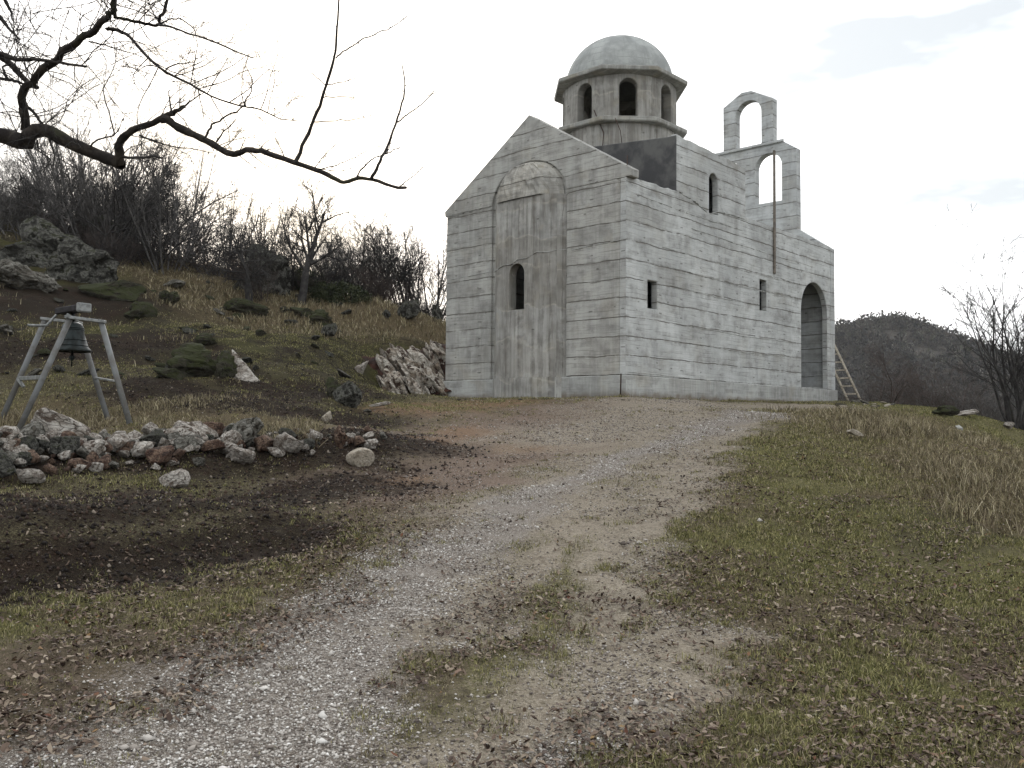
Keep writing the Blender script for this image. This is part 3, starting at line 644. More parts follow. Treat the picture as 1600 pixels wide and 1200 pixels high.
RM_moss = rock_mat('mossy limestone', rgb(98, 96, 86), rgb(60, 56, 46), rgb(36, 34, 26), rgb(42, 46, 18), (.44, .56))
RM_lich = rock_mat('dark lichen rock', rgb(124, 123, 116), rgb(44, 43, 38), rgb(29, 28, 23), rgb(38, 40, 20), (.56, .64), 1.6)
RM_ball = rock_mat('cream stone', rgb(186, 178, 164), rgb(164, 154, 138), rgb(132, 122, 106))
def rock_mesh(seed, sub=3, sc=(1, 1, 1), cuts=9, ragged=.16, flat=0.):
    r = np.random.default_rng(seed); bm = bmesh.new(); bmesh.ops.create_icosphere(bm, subdivisions=sub, radius=1.)
    v = np.array([x.co[:] for x in bm.verts])
    for k in range(cuts):
        d = r.normal(size=3); d /= np.linalg.norm(d); h = r.uniform(.42, .82); e = v@d-h; v = v-np.outer(np.maximum(e, 0)*.93, d)
    v += (v/np.maximum(np.linalg.norm(v, axis=1), .1)[:, None])*(ragged*fbm(v*1.7+seed, 4, seed)[:, None])
    v *= np.array(sc)
    for x, c in zip(bm.verts, v): x.co = c
    me = tomesh(bm, 'rock'); return me
ROCKS = [rock_mesh(100+i, 3, (1, R.uniform(.6, .95), R.uniform(.5, .8)), 15, .07) for i in range(9)]
_rm = {}
def rock(u, v, y, size, mat, label=None, cat='rock', group=None, name='rock', k=None, rot=None, sink=.25, sc=(1, 1, 1), dz=0., mesh=None):
    """y None: stand on the ground seen at pixel u,v ; size in metres (half width)"""
    p = hit(u, v, terr) if y is None else np.array([*at(u, v, y)[:2], 0]); p[2] = float(terr(p[0:1], p[1:2])[0])
    k = R.randrange(len(ROCKS)) if k is None else k; src = mesh or ROCKS[k]; key = (src.name, mat.name)
    if key not in _rm:
        m_ = src.copy(); m_.materials.clear(); m_.materials.append(mat); _rm[key] = m_
    o = bpy.data.objects.new(name, _rm[key]); COL.objects.link(o); o.scale = (size*sc[0], size*sc[1], size*sc[2])
    o.rotation_euler = rot or (R.uniform(-.5, .5), R.uniform(-.5, .5), R.uniform(0, 6.3)); o.location = (p[0], p[1], p[2]+size*sc[2]*(.55-sink)+dz)
    tag(o, label, cat, group); return o
FINE = [rock_mesh(300+i, 4, (1, .8, .75), 17, .09) for i in range(6)]
# rubble bank before the bell: big ones first
rock(100, 728, 12.6, .5, RM_white, 'large blocky grey and white boulder, biggest in the rubble bank, left end', mesh=FINE[0], rot=(.2, .25, .3), sc=(1.15, .8, .85), dz=.1)
rock(25, 690, 13.3, .33, RM_grey, 'grey rounded stone behind the biggest rubble boulder, at the left picture edge', mesh=FINE[1])
rock(268, 762, 11.0, .22, RM_white, 'bright white jagged stone lying lowest in front of the rubble bank', mesh=FINE[2], sc=(1, .8, 1.2))
rock(385, 715, 13.0, .34, RM_grey, 'grey streaked rounded boulder in the middle of the rubble bank', mesh=FINE[3], sc=(1, .9, .8), dz=.1)
rock(563, 727, None, .205, RM_ball, 'smooth cream coloured round boulder at the right end of the rubble bank', mesh=rock_mesh(55, 4, (1, 1, .92), 3, .05), sink=.0, sc=(1, 1, .8), rot=(0, 0, .4))
rock(512, 674, 14.0, .13, RM_ball, 'small pale rounded stone sitting on top of the rubble near its right end', mesh=FINE[4], dz=.22)
rock(530, 708, 13.4, .19, RM_brown, 'orange brown pointed stone beside the cream round boulder', mesh=FINE[5], sc=(.8, .8, 1.3), dz=.1)
rock(60, 748, 12.0, .17, RM_white, 'small pale stone just below the biggest rubble boulder', mesh=FINE[1])
rock(455, 722, 12.9, .26, RM_white, 'white grey wedge shaped stone in the right half of the rubble bank', mesh=FINE[2], dz=.08)
rock(330, 700, 13.1, .25, RM_brown, 'brown stone behind the grey streaked boulder in the rubble bank', mesh=FINE[4], dz=.1)
def rub_lab(u, v, mat, sz):
    col = {'pale limestone': 'white', 'grey limestone with lichen': 'grey', 'earthy limestone': 'earthy brown', 'dark lichen rock': 'dark mottled'}[mat.name]
    wh = ('at the left picture edge' if u < 50 else 'beside the biggest boulder' if u < 165 else 'below the bell stand' if u < 235 else 'right of the bell stand' if u < 310 else 'left of the grey streaked boulder' if u < 360 else 'right of the grey streaked boulder' if u < 430 else 'by the white wedge stone' if u < 490 else 'near the cream round boulder')
    ro = 'crest' if v < 705 else 'middle' if v < 735 else 'foot'
    return ('big ' if sz > .17 else 'small ' if sz < .1 else 'medium ')+col+' stone, rubble bank '+ro+', '+wh
for q in range(298):
    u = R.uniform(-20, 600) if q % 3 else R.uniform(-20, 400); t = (u+20)/620; lo_, hi_ = 686-8*t, 765-62*t
    vv = lo_+(hi_-lo_)*min(1, abs(R.gauss(.36, .30))); sz = min(.27, .05+abs(R.gauss(0, .075)))*(1.15 if u < 420 else .8); mt = R.choice([RM_white, RM_white, RM_white, RM_grey, RM_brown, RM_brown, RM_lich])
    rock(u, vv, None, sz, mt, rub_lab(u, vv, mt, sz), 'rock', 'rubble stones in the bank', name='rubble_stone', sink=.2, dz=R.uniform(0, .07))
# hillside
H = [(382, 594, .42, RM_white, 'pale grey triangular boulder leaning beside the mossy mound on the slope', (.9, .6, 1.5), (.1, -.45, .5)),
 (300, 588, .75, RM_moss, 'low dark moss covered boulder left of the pale triangular boulder', (1.2, .7, .5), None), (352, 590, .38, RM_moss, 'small dark mossy rock wedged against the pale triangular boulder', (1, .7, .8), None),
 (262, 592, .3, RM_moss, 'small bright moss cushion rock, lowest left of the mossy boulders', (1.2, .8, .5), None),
 (545, 637, .42, RM_lich, 'dark lichen speckled boulder at the foot of the grassy slope', (1.1, .8, .7), None), (590, 640, .22, RM_white, 'flat pale stone at the right foot of the lichen speckled boulder', (1.3, .8, .4), None), (520, 622, .28, RM_moss, 'dark mossy rock behind the lichen speckled boulder', (1, .8, .7), None),
 (575, 650, .12, RM_grey, 'little grey stone just before the flat pale stone', (1, .8, .5), None),
 (640, 505, .6, RM_lich, 'rounded grey boulder on the crest above the rock cut, nearest the church', (1.1, .8, .75), None), (684, 503, .42, RM_lich, 'grey boulder on the crest half hidden by the church wall', (.8, .8, 1.), None), (605, 497, .25, RM_lich, 'smaller dark stone left of the rounded crest boulder', (1, .8, .6), None),
 (502, 452, .6, RM_white, 'tall pale slanting slab on the crest between bushes', (.35, .5, 1.3), (.1, .5, .2)), (455, 420, .55, RM_white, 'whitish rock outcrop below the lone bare tree', (1, .7, .9), None),
 (500, 510, .5, RM_moss, 'mossy grey rock jutting out of the upper grass slope', (1.2, .7, .5), None), (512, 530, .42, RM_lich, 'cracked lichen rock in the grass left of the rock cut', (1, .8, .7), None), (470, 498, .4, RM_moss, 'low green mossy rock on the upper slope', (1.2, .8, .5), None),
 (60, 415, 1.1, RM_lich, 'big dark lichen covered crag high on the left slope', (1.3, .8, .75), None), (120, 440, 1.0, RM_lich, 'dark mossy crag right of the big lichen crag', (1.3, .8, .7), None), (20, 450, .75, RM_grey, 'pale grey split crag at the left picture edge', (1, .8, .8), None),
 (62, 452, .6, RM_grey, 'grey slanting block below the big lichen crag', (1, .6, .6), None), (170, 470, .8, RM_moss, 'long mossy rock rib running down the slope', (1.6, .6, .5), None), (215, 500, .45, RM_moss, 'mossy rock below the long rock rib', (1.2, .7, .6), None),
 (15, 330, .9, RM_white, 'whitish rocks high on the left crest', (1.4, .8, .5), None), (70, 345, .8, RM_white, 'white rock band under the left crest bushes', (1.8, .6, .35), None), (110, 372, .7, RM_grey, 'grey rock below the white rock band', (1.4, .8, .4), None),
 (275, 450, .45, RM_grey, 'grey stone in the grass under the thicket', (1.2, .8, .5), None), (265, 475, .35, RM_moss, 'mossy stone in mid slope left of the ivy mound', (1.1, .8, .6), None), (320, 540, .3, RM_moss, 'small mossy rock uphill of the pale triangular boulder', (1.4, .8, .5), None),
 (405, 455, 1.0, RM_lich, 'dark rocky mound overgrown with ivy below the drooping bush', (1.1, .9, .9), None), (380, 495, .5, RM_moss, 'moss covered rock below the ivy mound', (1.4, .7, .5), None),
 (1338, 688, .17, RM_ball, 'single white stone in the dry grass on the right', (1.3, .8, .6), None), (1510, 652, .4, RM_white, 'pale stone in the moss on the right, left of the bare tree', (1.6, .8, .3), None), (1475, 650, .3, RM_moss, 'mossy stone at the edge of the right bank', (1.4, .8, .4), None), (1575, 672, .25, RM_white, 'white stone at the foot of the right hand bare tree', (1, .8, .6), None)]
WEDGE = rock_mesh(612, 4, (.8, .5, 1.5), 9, .12)
for v_ in WEDGE.vertices:
    t_ = (v_.co.z+1.4)/2.8; v_.co.x = v_.co.x*(1.25-1.0*t_)-.75*(t_-.3); v_.co.y *= 1.2-.7*t_
MOSSY = [rock_mesh(800+i, 4, (1.1, .8, .8), 16, .26) for i in range(4)]
CRAG = [rock_mesh(700+i, 5, (1.1, .9, .9), 14, .34) for i in range(3)]
for u, v, s, mt, lb, sc, rot in H:
    if mt in (RM_moss, RM_lich): sc = (sc[0], sc[1], sc[2]*1.5)
    if lb.startswith('pale grey triangular'): sc = (1.55, 1.3, 1.05); rot = (0, -.12, -.1)
    rock(u, v, None, s, mt, lb, mesh=WEDGE if lb.startswith('pale grey tri') else CRAG[int(u) % 3] if 'crag' in lb or 'mound' in lb or 'whitish' in lb else MOSSY[int(u) % 4] if mt is RM_moss else FINE[int(u) % 6], sc=sc, rot=rot or (R.uniform(-.2, .2), R.uniform(-.2, .2), R.uniform(-.5, .5)), sink=.12, dz=.05)
for q in range(70):
    u = R.uniform(0, 540); v = R.uniform(395+u*.12, 600); mt = R.choice([RM_moss, RM_lich, RM_lich, RM_grey]); sz = R.uniform(.08, .3)
    rock(u, v, None, sz, mt, ('larger ' if sz > .19 else 'small ')+{'mossy limestone': 'mossy', 'dark lichen rock': 'dark', 'grey limestone with lichen': 'grey'}[mt.name]+' stone '+('high' if v < 470 else 'midway' if v < 535 else 'low')+' on the slope, '+('left of the bell' if u < 110 else 'right above the bell' if u < 220 else 'left of the mossy mound' if u < 300 else 'near the pale triangular boulder' if u < 400 else 'below the lone tree' if u < 480 else 'near the rock cut'), 'rock', 'stones strewn over the slope', name='slope_stone', sc=(1.2, .9, .6))
for q in range(46):
    u = R.uniform(1310, 1400) if q < 16 else R.uniform(700, 975); v = R.uniform(628, 638) if q < 16 else R.uniform(620, 627)
    rock(u, v, None, R.uniform(.05, .2) if q < 16 else R.uniform(.02, .08), RM_ball if R.random() < .6 else RM_grey, 'pale broken stone beside the ladder at the far church corner' if q < 16 else 'small pale chip at the foot of the apse wall', 'rock', 'pale rubble by the ladder' if q < 16 else 'chips at the foot of the wall', name='rubble_stone', sc=(1.3, .9, .6))
# rock cut beside the church: tilted fractured limestone beds in red earth, one object
parts = []
for q in range(110):
    u = R.uniform(600, 688); v = R.uniform(542, 614)
    if v < 538+(640-u)*.5: continue
    dep = 26.2+max(0, u-655)*.02+(612-v)*.022+R.uniform(-.15, .25); p = at(u, v, dep); s = R.choice([R.uniform(.2, .35), R.uniform(.35, .62)])*(1 if v > 560 else .7)
    if q % 4 == 0: continue
    me = rock_mesh(500+q % 14, 3, (.32, .6, 1.05), 12, .14); me.transform(Matrix.Translation(Vector(p))@Matrix.Rotation(R.uniform(-.75, -.35), 4, 'Y')@Matrix.Rotation(R.uniform(-.2, .3), 4, 'X')@Matrix.Rotation(R.uniform(-.4, .4), 4, 'Z')@Matrix.Diagonal((s*1.2, s, s*1.05, 1))); parts.append(me)
def joinme(ms, name='mesh'):
    bm = bmesh.new()
    for m_ in ms: bm.from_mesh(m_)
    return tomesh(bm, name)
rock(566, 582, 26.2, .34, RM_white, 'narrow pale slab standing at the left end of the rock cut', mesh=WEDGE, sc=(1.1, .9, .9), rot=(.1, .9, .3), name='rock'); rock(600, 606, 25.9, .22, RM_brown, 'small earthy stone at the foot of the rock cut, left of the outcrop', mesh=FINE[3])
oc = link('rock_outcrop', joinme(parts), rock_mat('fractured limestone', rgb(204, 198, 186), rgb(146, 134, 118), rgb(60, 46, 38), s=1.3)); tag(oc, 'fractured white limestone outcrop cut into the slope left of the church', 'rock outcrop')
M_redearth = simple('red earth', rgb(66, 44, 36), rgb(38, 28, 24), 3, 1, .9, .06)
gx, gz = np.meshgrid(np.linspace(0, 1, 60), np.linspace(0, 1, 40)); uu = 552+150*gx
base = np.array([at(552, 615, 26.3), at(705, 615, 26.9)]); topp = np.array([at(552, 545, 28.2), at(705, 535, 29.4)])
Pb = base[0]+(base[1]-base[0])*gx[..., None]; Pt = topp[0]+(topp[1]-topp[0])*gx[..., None]; Pm = Pb+(Pt-Pb)*gz[..., None]; Pm[..., 1] -= .35*np.sin(gz*3.14)
Pm += .16*fbm(Pm.reshape(-1, 3)*1.6, 4, 3).reshape(60*40 // 60, 60, 1) if False else (.18*fbm(Pm*1.6, 4, 3))[..., None]*np.array([.3, -1, .4])
ii = (np.arange(39)[:, None]*60+np.arange(59)[None, :]); fq = np.stack([ii, ii+1, ii+61, ii+60], -1).reshape(-1, 4)
es = link('earth_face', npmesh('earth_face', Pm.reshape(-1, 3), fq), M_redearth, smooth=True); tag(es, kind='structure')

# ------------------------------------------------------------------ bell and its stand
M_tube = simple('grey painted steel tube', rgb(108, 110, 110), rgb(92, 90, 86), 3, .6, .3, .005)
M_bar = simple('galvanised flat bar', rgb(138, 140, 138), rgb(106, 108, 106), 9, .5, .1)
M_bronze = simple('dark patinated bronze', rgb(48, 54, 54), rgb(30, 32, 30), 9, .45, .4, .004, .5)
M_yoke = simple('dark painted timber', rgb(52, 50, 52), rgb(38, 36, 36), 10)
st = empty('bell_stand', at(110, 678, 15.7), 0, 'grey steel tube stand with four splayed legs standing behind the rubble bank', 'bell stand'); SL = Vector(st.location)
def L(u, v, y): return Vector(at(u, v, y))-SL
n1a, n1b = L(109, 499, 15.2), L(158, 503, 15.25); f1a, f1b = L(70, 501, 16.4), L(122, 505, 16.4)
g1, g2, g3, g4 = L(18, 696, 14.7), L(209, 684, 15.0), L(-10, 684, 16.1), L(175, 676, 16.3)
for a, b in ((n1a, g1), (n1b, g2), (f1a, g3), (f1b, g4)): rod('leg', [a, b], .048, M_tube, st, 16)
def bar(name, a, b, w, h, mat, parent, up=Vector((0, 0, 1))):
    d = (b-a); x = d.normalized(); y = up.cross(x).normalized(); z = x.cross(y); bm = bmesh.new()
    vs = [bm.verts.new(p+y*sy*w/2+z*sz*h/2) for p in (a, b) for sy, sz in ((-1, -1), (1, -1), (1, 1), (-1, 1))]
    for f in ((0, 1, 2, 3), (7, 6, 5, 4), (0, 4, 5, 1), (1, 5, 6, 2), (2, 6, 7, 3), (3, 7, 4, 0)): bm.faces.new([vs[i] for i in f])
    bmesh.ops.recalc_face_normals(bm, faces=bm.faces[:]); bmesh.ops.bevel(bm, geom=bm.edges[:], offset=min(w, h)*.12, segments=1, affect='EDGES'); return link(name, tomesh(bm), mat, parent)
bar('top_bar', n1a+Vector((-.06, -.02, .04)), n1b+Vector((.08, -.02, .0)), .12, .05, M_bar, st); bar('top_bar', f1a+Vector((-.06, 0, .04)), f1b+Vector((.06, 0, .0)), .12, .05, M_bar, st)
mid = lambda a, b, t: a+(b-a)*t
bar('brace', mid(n1a, g1, .47), mid(f1a, g3, .5), .05, .07, M_bar, st); bar('brace', mid(n1b, g2, .52), mid(f1b, g4, .5), .06, .03, M_bar, st)
bar('bracket', mid(f1a, g3, .5)+Vector((.02, -.1, 0)), mid(f1a, g3, .5)+Vector((.16, -.14, -.16)), .05, .05, M_bar, st)
for p in (n1a, n1b): rod('bolt', [p+Vector((0, -.09, .03)), p+Vector((0, -.07, .03))], .015, M_tube, st)
ctop = (n1a+n1b)*.25+(f1a+f1b)*.25+SL
bell = empty('church_bell', ctop, 0, 'dark bronze church bell hanging in the grey tube stand', 'bell')
prof = [(0, -.02), (.10, -.02), (.155, -.05), (.175, -.10), (.185, -.18), (.20, -.28), (.215, -.37), (.25, -.44), (.305, -.50), (.315, -.53), (.30, -.54), (.27, -.50), (.22, -.42), (.18, -.3), (.16, -.1), (0, -.06)]
def lathe(name, prof, mat, parent, n=40, loc=(0, 0, 0)):
    bm = bmesh.new(); G = [[bm.verts.new((r*math.cos(2*math.pi*k/n)+loc[0], r*math.sin(2*math.pi*k/n)+loc[1], z+loc[2])) for k in range(n)] for r, z in prof]
    for a, b in zip(G[:-1], G[1:]):
        for k in range(n): bm.faces.new([a[k], a[(k+1) % n], b[(k+1) % n], b[k]])
    bmesh.ops.remove_doubles(bm, verts=bm.verts[:], dist=.0005); bmesh.ops.recalc_face_normals(bm, faces=bm.faces[:]); return link(name, tomesh(bm), mat, parent, smooth=True)
bd = lathe('bell_body', prof, M_bronze, bell)
for z, r in ((-.12, .181), (-.15, .186), (-.33, .212), (-.43, .25)): lathe('moulding', [(r-.004, z-.01), (r+.009, z-.004), (r+.009, z+.004), (r-.004, z+.01)], M_bronze, bd)
rod('clapper', [(0, 0, -.1), (.01, 0, -.50), (.0, 0, -.60), (0, 0, -.62), (0, 0, -.66), (0, 0, -.70), (0, 0, -.80)], [.012, .014, .03, .05, .045, .014, .012], M_bronze, bell, 10)
ax = Vector((-.33, 1.0, 0)).normalized()
rod('axle', [ax*-.62+Vector((0, 0, .05)), ax*.62+Vector((0, 0, .05))], .025, M_bar, bell, 10)
hA, hB = Vector(at(94, 487, 16.0))-ctop, Vector(at(129, 481, 15.5))-ctop
hs = bar('headstock', hA, hB, .2, .11, M_yoke, bell); hd = (hB-hA).normalized(); bar('end_plate', hB+hd*.002, hB+hd*.09, .24, .16, M_bar, hs)
rod('hanger', [(0, 0, -.03), (0, 0, .16)], .03, M_bronze, bell, 8)
lv = ctop
rod('lever', [hA, Vector(at(92, 488, 16.1))-lv, Vector(at(73, 508, 15.9))-lv, Vector(at(66, 509, 15.8))-lv, Vector(at(43, 508, 15.7))-lv], .022, M_bar, bell, 8)

# ------------------------------------------------------------------ ladder at the far corner
def BP(s, w, z): return Vector(CC+S_*s+W_*w+np.array([0, 0, z]))
ld = empty('ladder', BP(13.9, 0, -.5), 0, 'weathered wooden ladder leaning on the far end wall of the church', 'ladder'); o0 = ld.location.copy()
M_lad = simple('bleached wood', rgb(190, 182, 168), rgb(150, 142, 128), 14)
ra, rb_ = BP(14.05, -.42, -.55)-o0, BP(12.66, .12, 1.75)-o0; la, lb = BP(14.1, .06, -.55)-o0, BP(12.68, .56, 1.75)-o0
bar('rail', ra, rb_, .045, .08, M_lad, ld); bar('rail', la, lb, .045, .08, M_lad, ld)
for k in range(8): t = (k+.6)/8.2; bar('rung', ra+(rb_-ra)*t, la+(lb-la)*t, .05, .05, M_lad, ld)
e1, e2 = hit(1470, 645, terr), hit(1500, 672, terr)
for e in (e1, e2): e[2] = float(terr(e[:1], e[1:2])[0])+.015
sb = bar('concrete_strip', Vector(e1), Vector(e2), .13, .07, M_smooth, None); tag(sb, 'narrow pale concrete strip lying down the right bank', 'concrete strip')

# ------------------------------------------------------------------ trees and shrubs
def chainmesh(chains, name='twigs', sides=(5, 3), thick=.02):
    Vs = []; Fs = []; base = 0; tips = []
    for pts, rad in chains:
        pts = np.asarray(pts, float); rad = np.asarray(rad, float); k = sides[0] if rad[0] > thick else sides[1]
        if rad[0] > .05: k = 9
        d = np.gradient(pts, axis=0); d /= np.maximum(np.linalg.norm(d, axis=1), 1e-9)[:, None]
        ref = np.array([0, 0, 1.]) if abs(d[0][2]) < .9 else np.array([1., 0, 0])
        a = np.cross(d, ref); a /= np.maximum(np.linalg.norm(a, axis=1), 1e-9)[:, None]; b = np.cross(d, a)
        t = np.arange(k)*2*np.pi/k
        ring = pts[:, None]+rad[:, None, None]*(np.cos(t)[None, :, None]*a[:, None]+np.sin(t)[None, :, None]*b[:, None])
        n = len(pts); Vs.append(ring.reshape(-1, 3)); i = (np.arange(n-1)[:, None]*k+np.arange(k)[None, :]); j = np.arange(n-1)[:, None]*k+(np.arange(k)[None, :]+1) % k
        Fs.append((np.stack([i, j, j+k, i+k], -1).reshape(-1, 4)+base)); base += n*k
    me = npmesh(name, np.concatenate(Vs), np.concatenate(Fs)); me.shade_smooth(); return me
def path(r, p, d, L_, n, wig, up=0., grav=0.):
    pts = [np.array(p, float)]; d = np.array(d, float); d /= np.linalg.norm(d)
    for i in range(n):
        d = d+np.array([r.gauss(0, wig), r.gauss(0, wig), r.gauss(0, wig)+up-grav*(i/n)]); d /= np.linalg.norm(d); pts.append(pts[-1]+d*L_/n)
    return np.array(pts), d
def grow(r, chains, p, d, L_, rad, lev, o):
    n = max(3, int(L_/o.get('seg', .18))) if lev < o['lev'] else 3; n = min(n, 12)
    pts, de = path(r, p, d, L_, n, o['wig']*(1+.3*lev), o['up'] if lev else o.get('up0', 0), o.get('grav', 0) if lev > 1 else 0)
    end = rad*(.18 if rad > .025 else .45 if lev < o['lev'] else .4); chains.append((pts, np.linspace(rad, max(end, o['rmin']*.8), len(pts)), lev))
    if lev >= o['lev']: return
    k = o['kids'][lev]
    for i in range(k):
        t = r.uniform(o['t0'] if lev == 0 else .15, 1.); f = t*n; a = min(int(f), n-1); q = pts[a]+(pts[a+1]-pts[a])*(f-a)
        ax_ = pts[a+1]-pts[a]; ax_ /= np.linalg.norm(ax_); rv = np.array([r.gauss(0, 1) for _ in range(3)]); rv -= ax_*(rv@ax_); rv /= np.linalg.norm(rv)
        an = math.radians(r.uniform(*o['ang'])); dd = ax_*math.cos(an)+rv*math.sin(an)
        grow(r, chains, q, dd, L_*r.uniform(*o['lf'])*(1.15-.5*t), max(min(rad*(1-.55*t)*r.uniform(.4, .62), (rad+(end-rad)*t)*.9), o['rmin']), lev+1, o)
def proto(seed, h, stems, o, spread=.35, rad=.05):
    r = random.Random(seed); ch = []
    for s_ in range(stems):
        a = r.uniform(0, 6.28); sp_ = spread*math.sqrt(r.random()); d = (math.cos(a)*sp_, math.sin(a)*sp_, 1)
        b = (math.cos(a)*sp_*.5*(stems > 1), math.sin(a)*sp_*.5*(stems > 1), -.12)
        grow(r, ch, b, d, h*r.uniform(.65, 1) if stems > 1 else h*.8, rad*(r.uniform(.6, 1) if stems > 1 else 1), 0, o)
    tr = [(p, q) for p, q, l in ch if l == 0]; cw = [(p, q) for p, q, l in ch if l > 0]
    return chainmesh(tr, 'trunk'), chainmesh(cw, 'crown')
def bark(name, c1, c2):
    n = NT(name); c = n.co('Object'); n.color(n.mix(n.ss(n.noise(c, 6, 4), .4, .6), c1, c2)); return n.m
B_dark = bark('dark bark', rgb(62, 60, 58), rgb(44, 42, 41)); B_grey = bark('grey bark', rgb(98, 95, 92), rgb(68, 66, 64)); B_red = bark('reddish twigs', rgb(84, 74, 69), rgb(60, 54, 51))
O_bush = dict(lev=3, kids=[7, 5, 4], ang=(18, 48), lf=(.36, .62), wig=.09, up=.05, up0=.03, t0=.12, rmin=.0038, seg=.3)
O_thorn = dict(lev=3, kids=[9, 6, 4], ang=(30, 75), lf=(.3, .5), wig=.14, up=.02, t0=.1, rmin=.0036, seg=.25)
O_tree = dict(lev=4, kids=[9, 7, 5, 4], ang=(25, 60), lf=(.45, .68), wig=.10, up=.05, t0=.3, rmin=.005, seg=.3)
O_weep = dict(lev=3, kids=[10, 8, 5], ang=(40, 90), lf=(.4, .6), wig=.10, up=-.02, grav=.35, t0=.3, rmin=.005, seg=.2)
O_pole = dict(lev=2, kids=[10, 4], ang=(15, 40), lf=(.2, .34), wig=.04, up=.05, t0=.25, rmin=.0042, seg=.4)
O_spread = dict(lev=4, kids=[6, 6, 5, 3], ang=(18, 42), lf=(.42, .62), wig=.07, up=.07, t0=.2, rmin=.006, seg=.3)
PR = {'bush1': proto(1, 3.6, 11, O_bush, .5, .04), 'bush2': proto(2, 3.0, 9, O_thorn, .6, .04), 'bush3': proto(3, 4.2, 12, O_bush, .35, .045), 'bush4': proto(4, 2.6, 12, O_bush, .8, .03),
      'thorn': proto(5, 2.2, 10, O_thorn, .9, .03), 'tree1': proto(23, 4.4, 1, O_tree, .1, .16), 'tree2': proto(17, 4.0, 2, O_tree, .4, .09), 'weep': proto(8, 2.6, 3, O_weep, .3, .06),
      'pole1': proto(9, 3.6, 8, O_pole, .35, .03), 'pole2': proto(10, 3.2, 12, O_pole, .55, .026), 'spread': proto(11, 4.4, 5, O_spread, .55, .05)}
_tm = {}
def plant(u, v, y, kind, h, mat, label, cat, group=None, name=None, rz=None, sx=1., dz=0.):
    p = hit(u, v, terr) if y is None else np.array([*at(u, 600, y)[:2], 0]); p[2] = float(terr(p[0:1], p[1:2])[0])+dz
    key = (kind, mat.name)
    if key not in _tm:
        ms = []
        for q in PR[kind]: q2 = q.copy(); q2.materials.append(mat); ms.append(q2)
        hh = max(x.co.z for x in ms[1].vertices); _tm[key] = (ms, hh)
    ms, hh = _tm[key]; rt = empty(name or ('bare_shrub' if 'tree' not in kind else 'bare_tree'), p, R.uniform(0, 6.28) if rz is None else rz, label, cat, group); s = h/hh; rt.scale = (s*sx, s*sx, s)
    for nm, q in zip(('trunk' if cat == 'tree' else 'stems', 'crown'), ms):
        o = bpy.data.objects.new(nm, q); COL.objects.link(o); o.parent = rt
    return rt
# singled out ones
plant(468, 440, 33, 'tree1', 4.9, B_dark, 'lone bare tree with dark crooked trunk standing above the thicket, mid left', 'tree', name='bare_tree', rz=1.2)
plant(452, 440, 35, 'tree2', 3.2, B_dark, 'smaller bare double stemmed tree just left of the lone crooked tree', 'tree', name='bare_tree')
plant(388, 445, 31, 'weep', 3.6, B_dark, 'round bare bush with drooping twigs above the ivy covered mound', 'shrub')
plant(145, 395, 33, 'tree2', 4.6, B_dark, 'darkest dense bare tree on the left slope, in front of the thicket', 'tree', name='bare_tree', sx=1.2)
plant(1590, 668, 24.5, 'bush3', 6.0, B_dark, 'bare many stemmed tree at the right picture edge', 'tree', name='bare_tree', rz=.4, sx=1.15)
plant(1615, 660, 27, 'spread', 4.6, B_dark, 'second bare tree behind, cut by the right picture edge', 'tree', name='bare_tree', rz=2.)
G1 = 'bare shrubs of the hillside thicket'; 
def where(u):
    for a, w in ((30, 'at the left picture edge'), (110, 'above the bell stand'), (180, 'around the darkest bare tree'), (240, 'right of the darkest bare tree'), (300, 'above the mossy rocks'), (360, 'left of the round drooping bush'), (420, 'behind the round drooping bush'), (480, 'around the lone crooked tree'), (540, 'just right of the lone crooked tree'), (600, 'left of the rock cut'), (650, 'above the rock cut')):
        if u < a: return w
    return 'beside the church wall'
def vlab(u, y, h, mat, what, cut): return ('tall ' if h > cut else 'low ')+{'dark bark': 'dark', 'grey bark': 'grey', 'reddish twigs': 'reddish'}[mat.name]+' '+what+' '+('' if y is None else 'in front ' if y < crest(u)-1 else 'behind ' if y > crest(u)+2 else '')+where(u)
LB = ''
def crest(u): return np.interp(u, [-60, 0, 100, 200, 300, 400, 500, 600, 690], [38, 37, 37, 38, 37, 37, 37, 37.5, 40])
for q in range(60):
    u = R.uniform(-50, 700); t = R.random(); y = crest(u)-4.5*t*(u < 430)+R.uniform(0, 4.)
    top = np.interp(u, [-50, 0, 60, 100, 150, 220, 300, 360, 400, 440, 520, 560, 620, 700], [2.6, 2.8, 3.4, 4.4, 4.9, 4.7, 4.2, 3.3, 1.8, 2.6, 3.1, 2.8, 3.3, 3.8])
    if u < 70 and R.random() < .4: continue
    kind = R.choice(['bush1', 'bush2', 'bush3', 'bush4', 'thorn', 'tree2']) if u < 540 else R.choice(['pole1', 'pole2', 'pole1', 'bush3', 'bush4'])
    hgt = top*R.uniform(.5, 1.)*(1.15 if u < 540 else 1.35); mt = R.choice([B_dark, B_grey, B_grey]); plant(u, 0, y, kind, hgt, mt, vlab(u, y, hgt, mt, 'leafless thicket shrub' if u < 540 else 'slim upright sapling clump', top*.75), 'shrub', G1 if u < 540 else 'leafless saplings on the crest')
for q in range(11):
    u = R.uniform(60, 430); y = crest(u)+R.uniform(-4.5, 1); hgt = np.interp(u, [60, 150, 220, 300, 430], [4.2, 5.6, 5.6, 5.2, 3.6])*R.uniform(.8, 1.05); mt = R.choice([B_dark, B_grey])
    plant(u, 0, y, R.choice(['pole1', 'pole2']), hgt, mt, vlab(u, y, hgt, mt, 'upright whippy shrub', 4.4), 'shrub', G1)
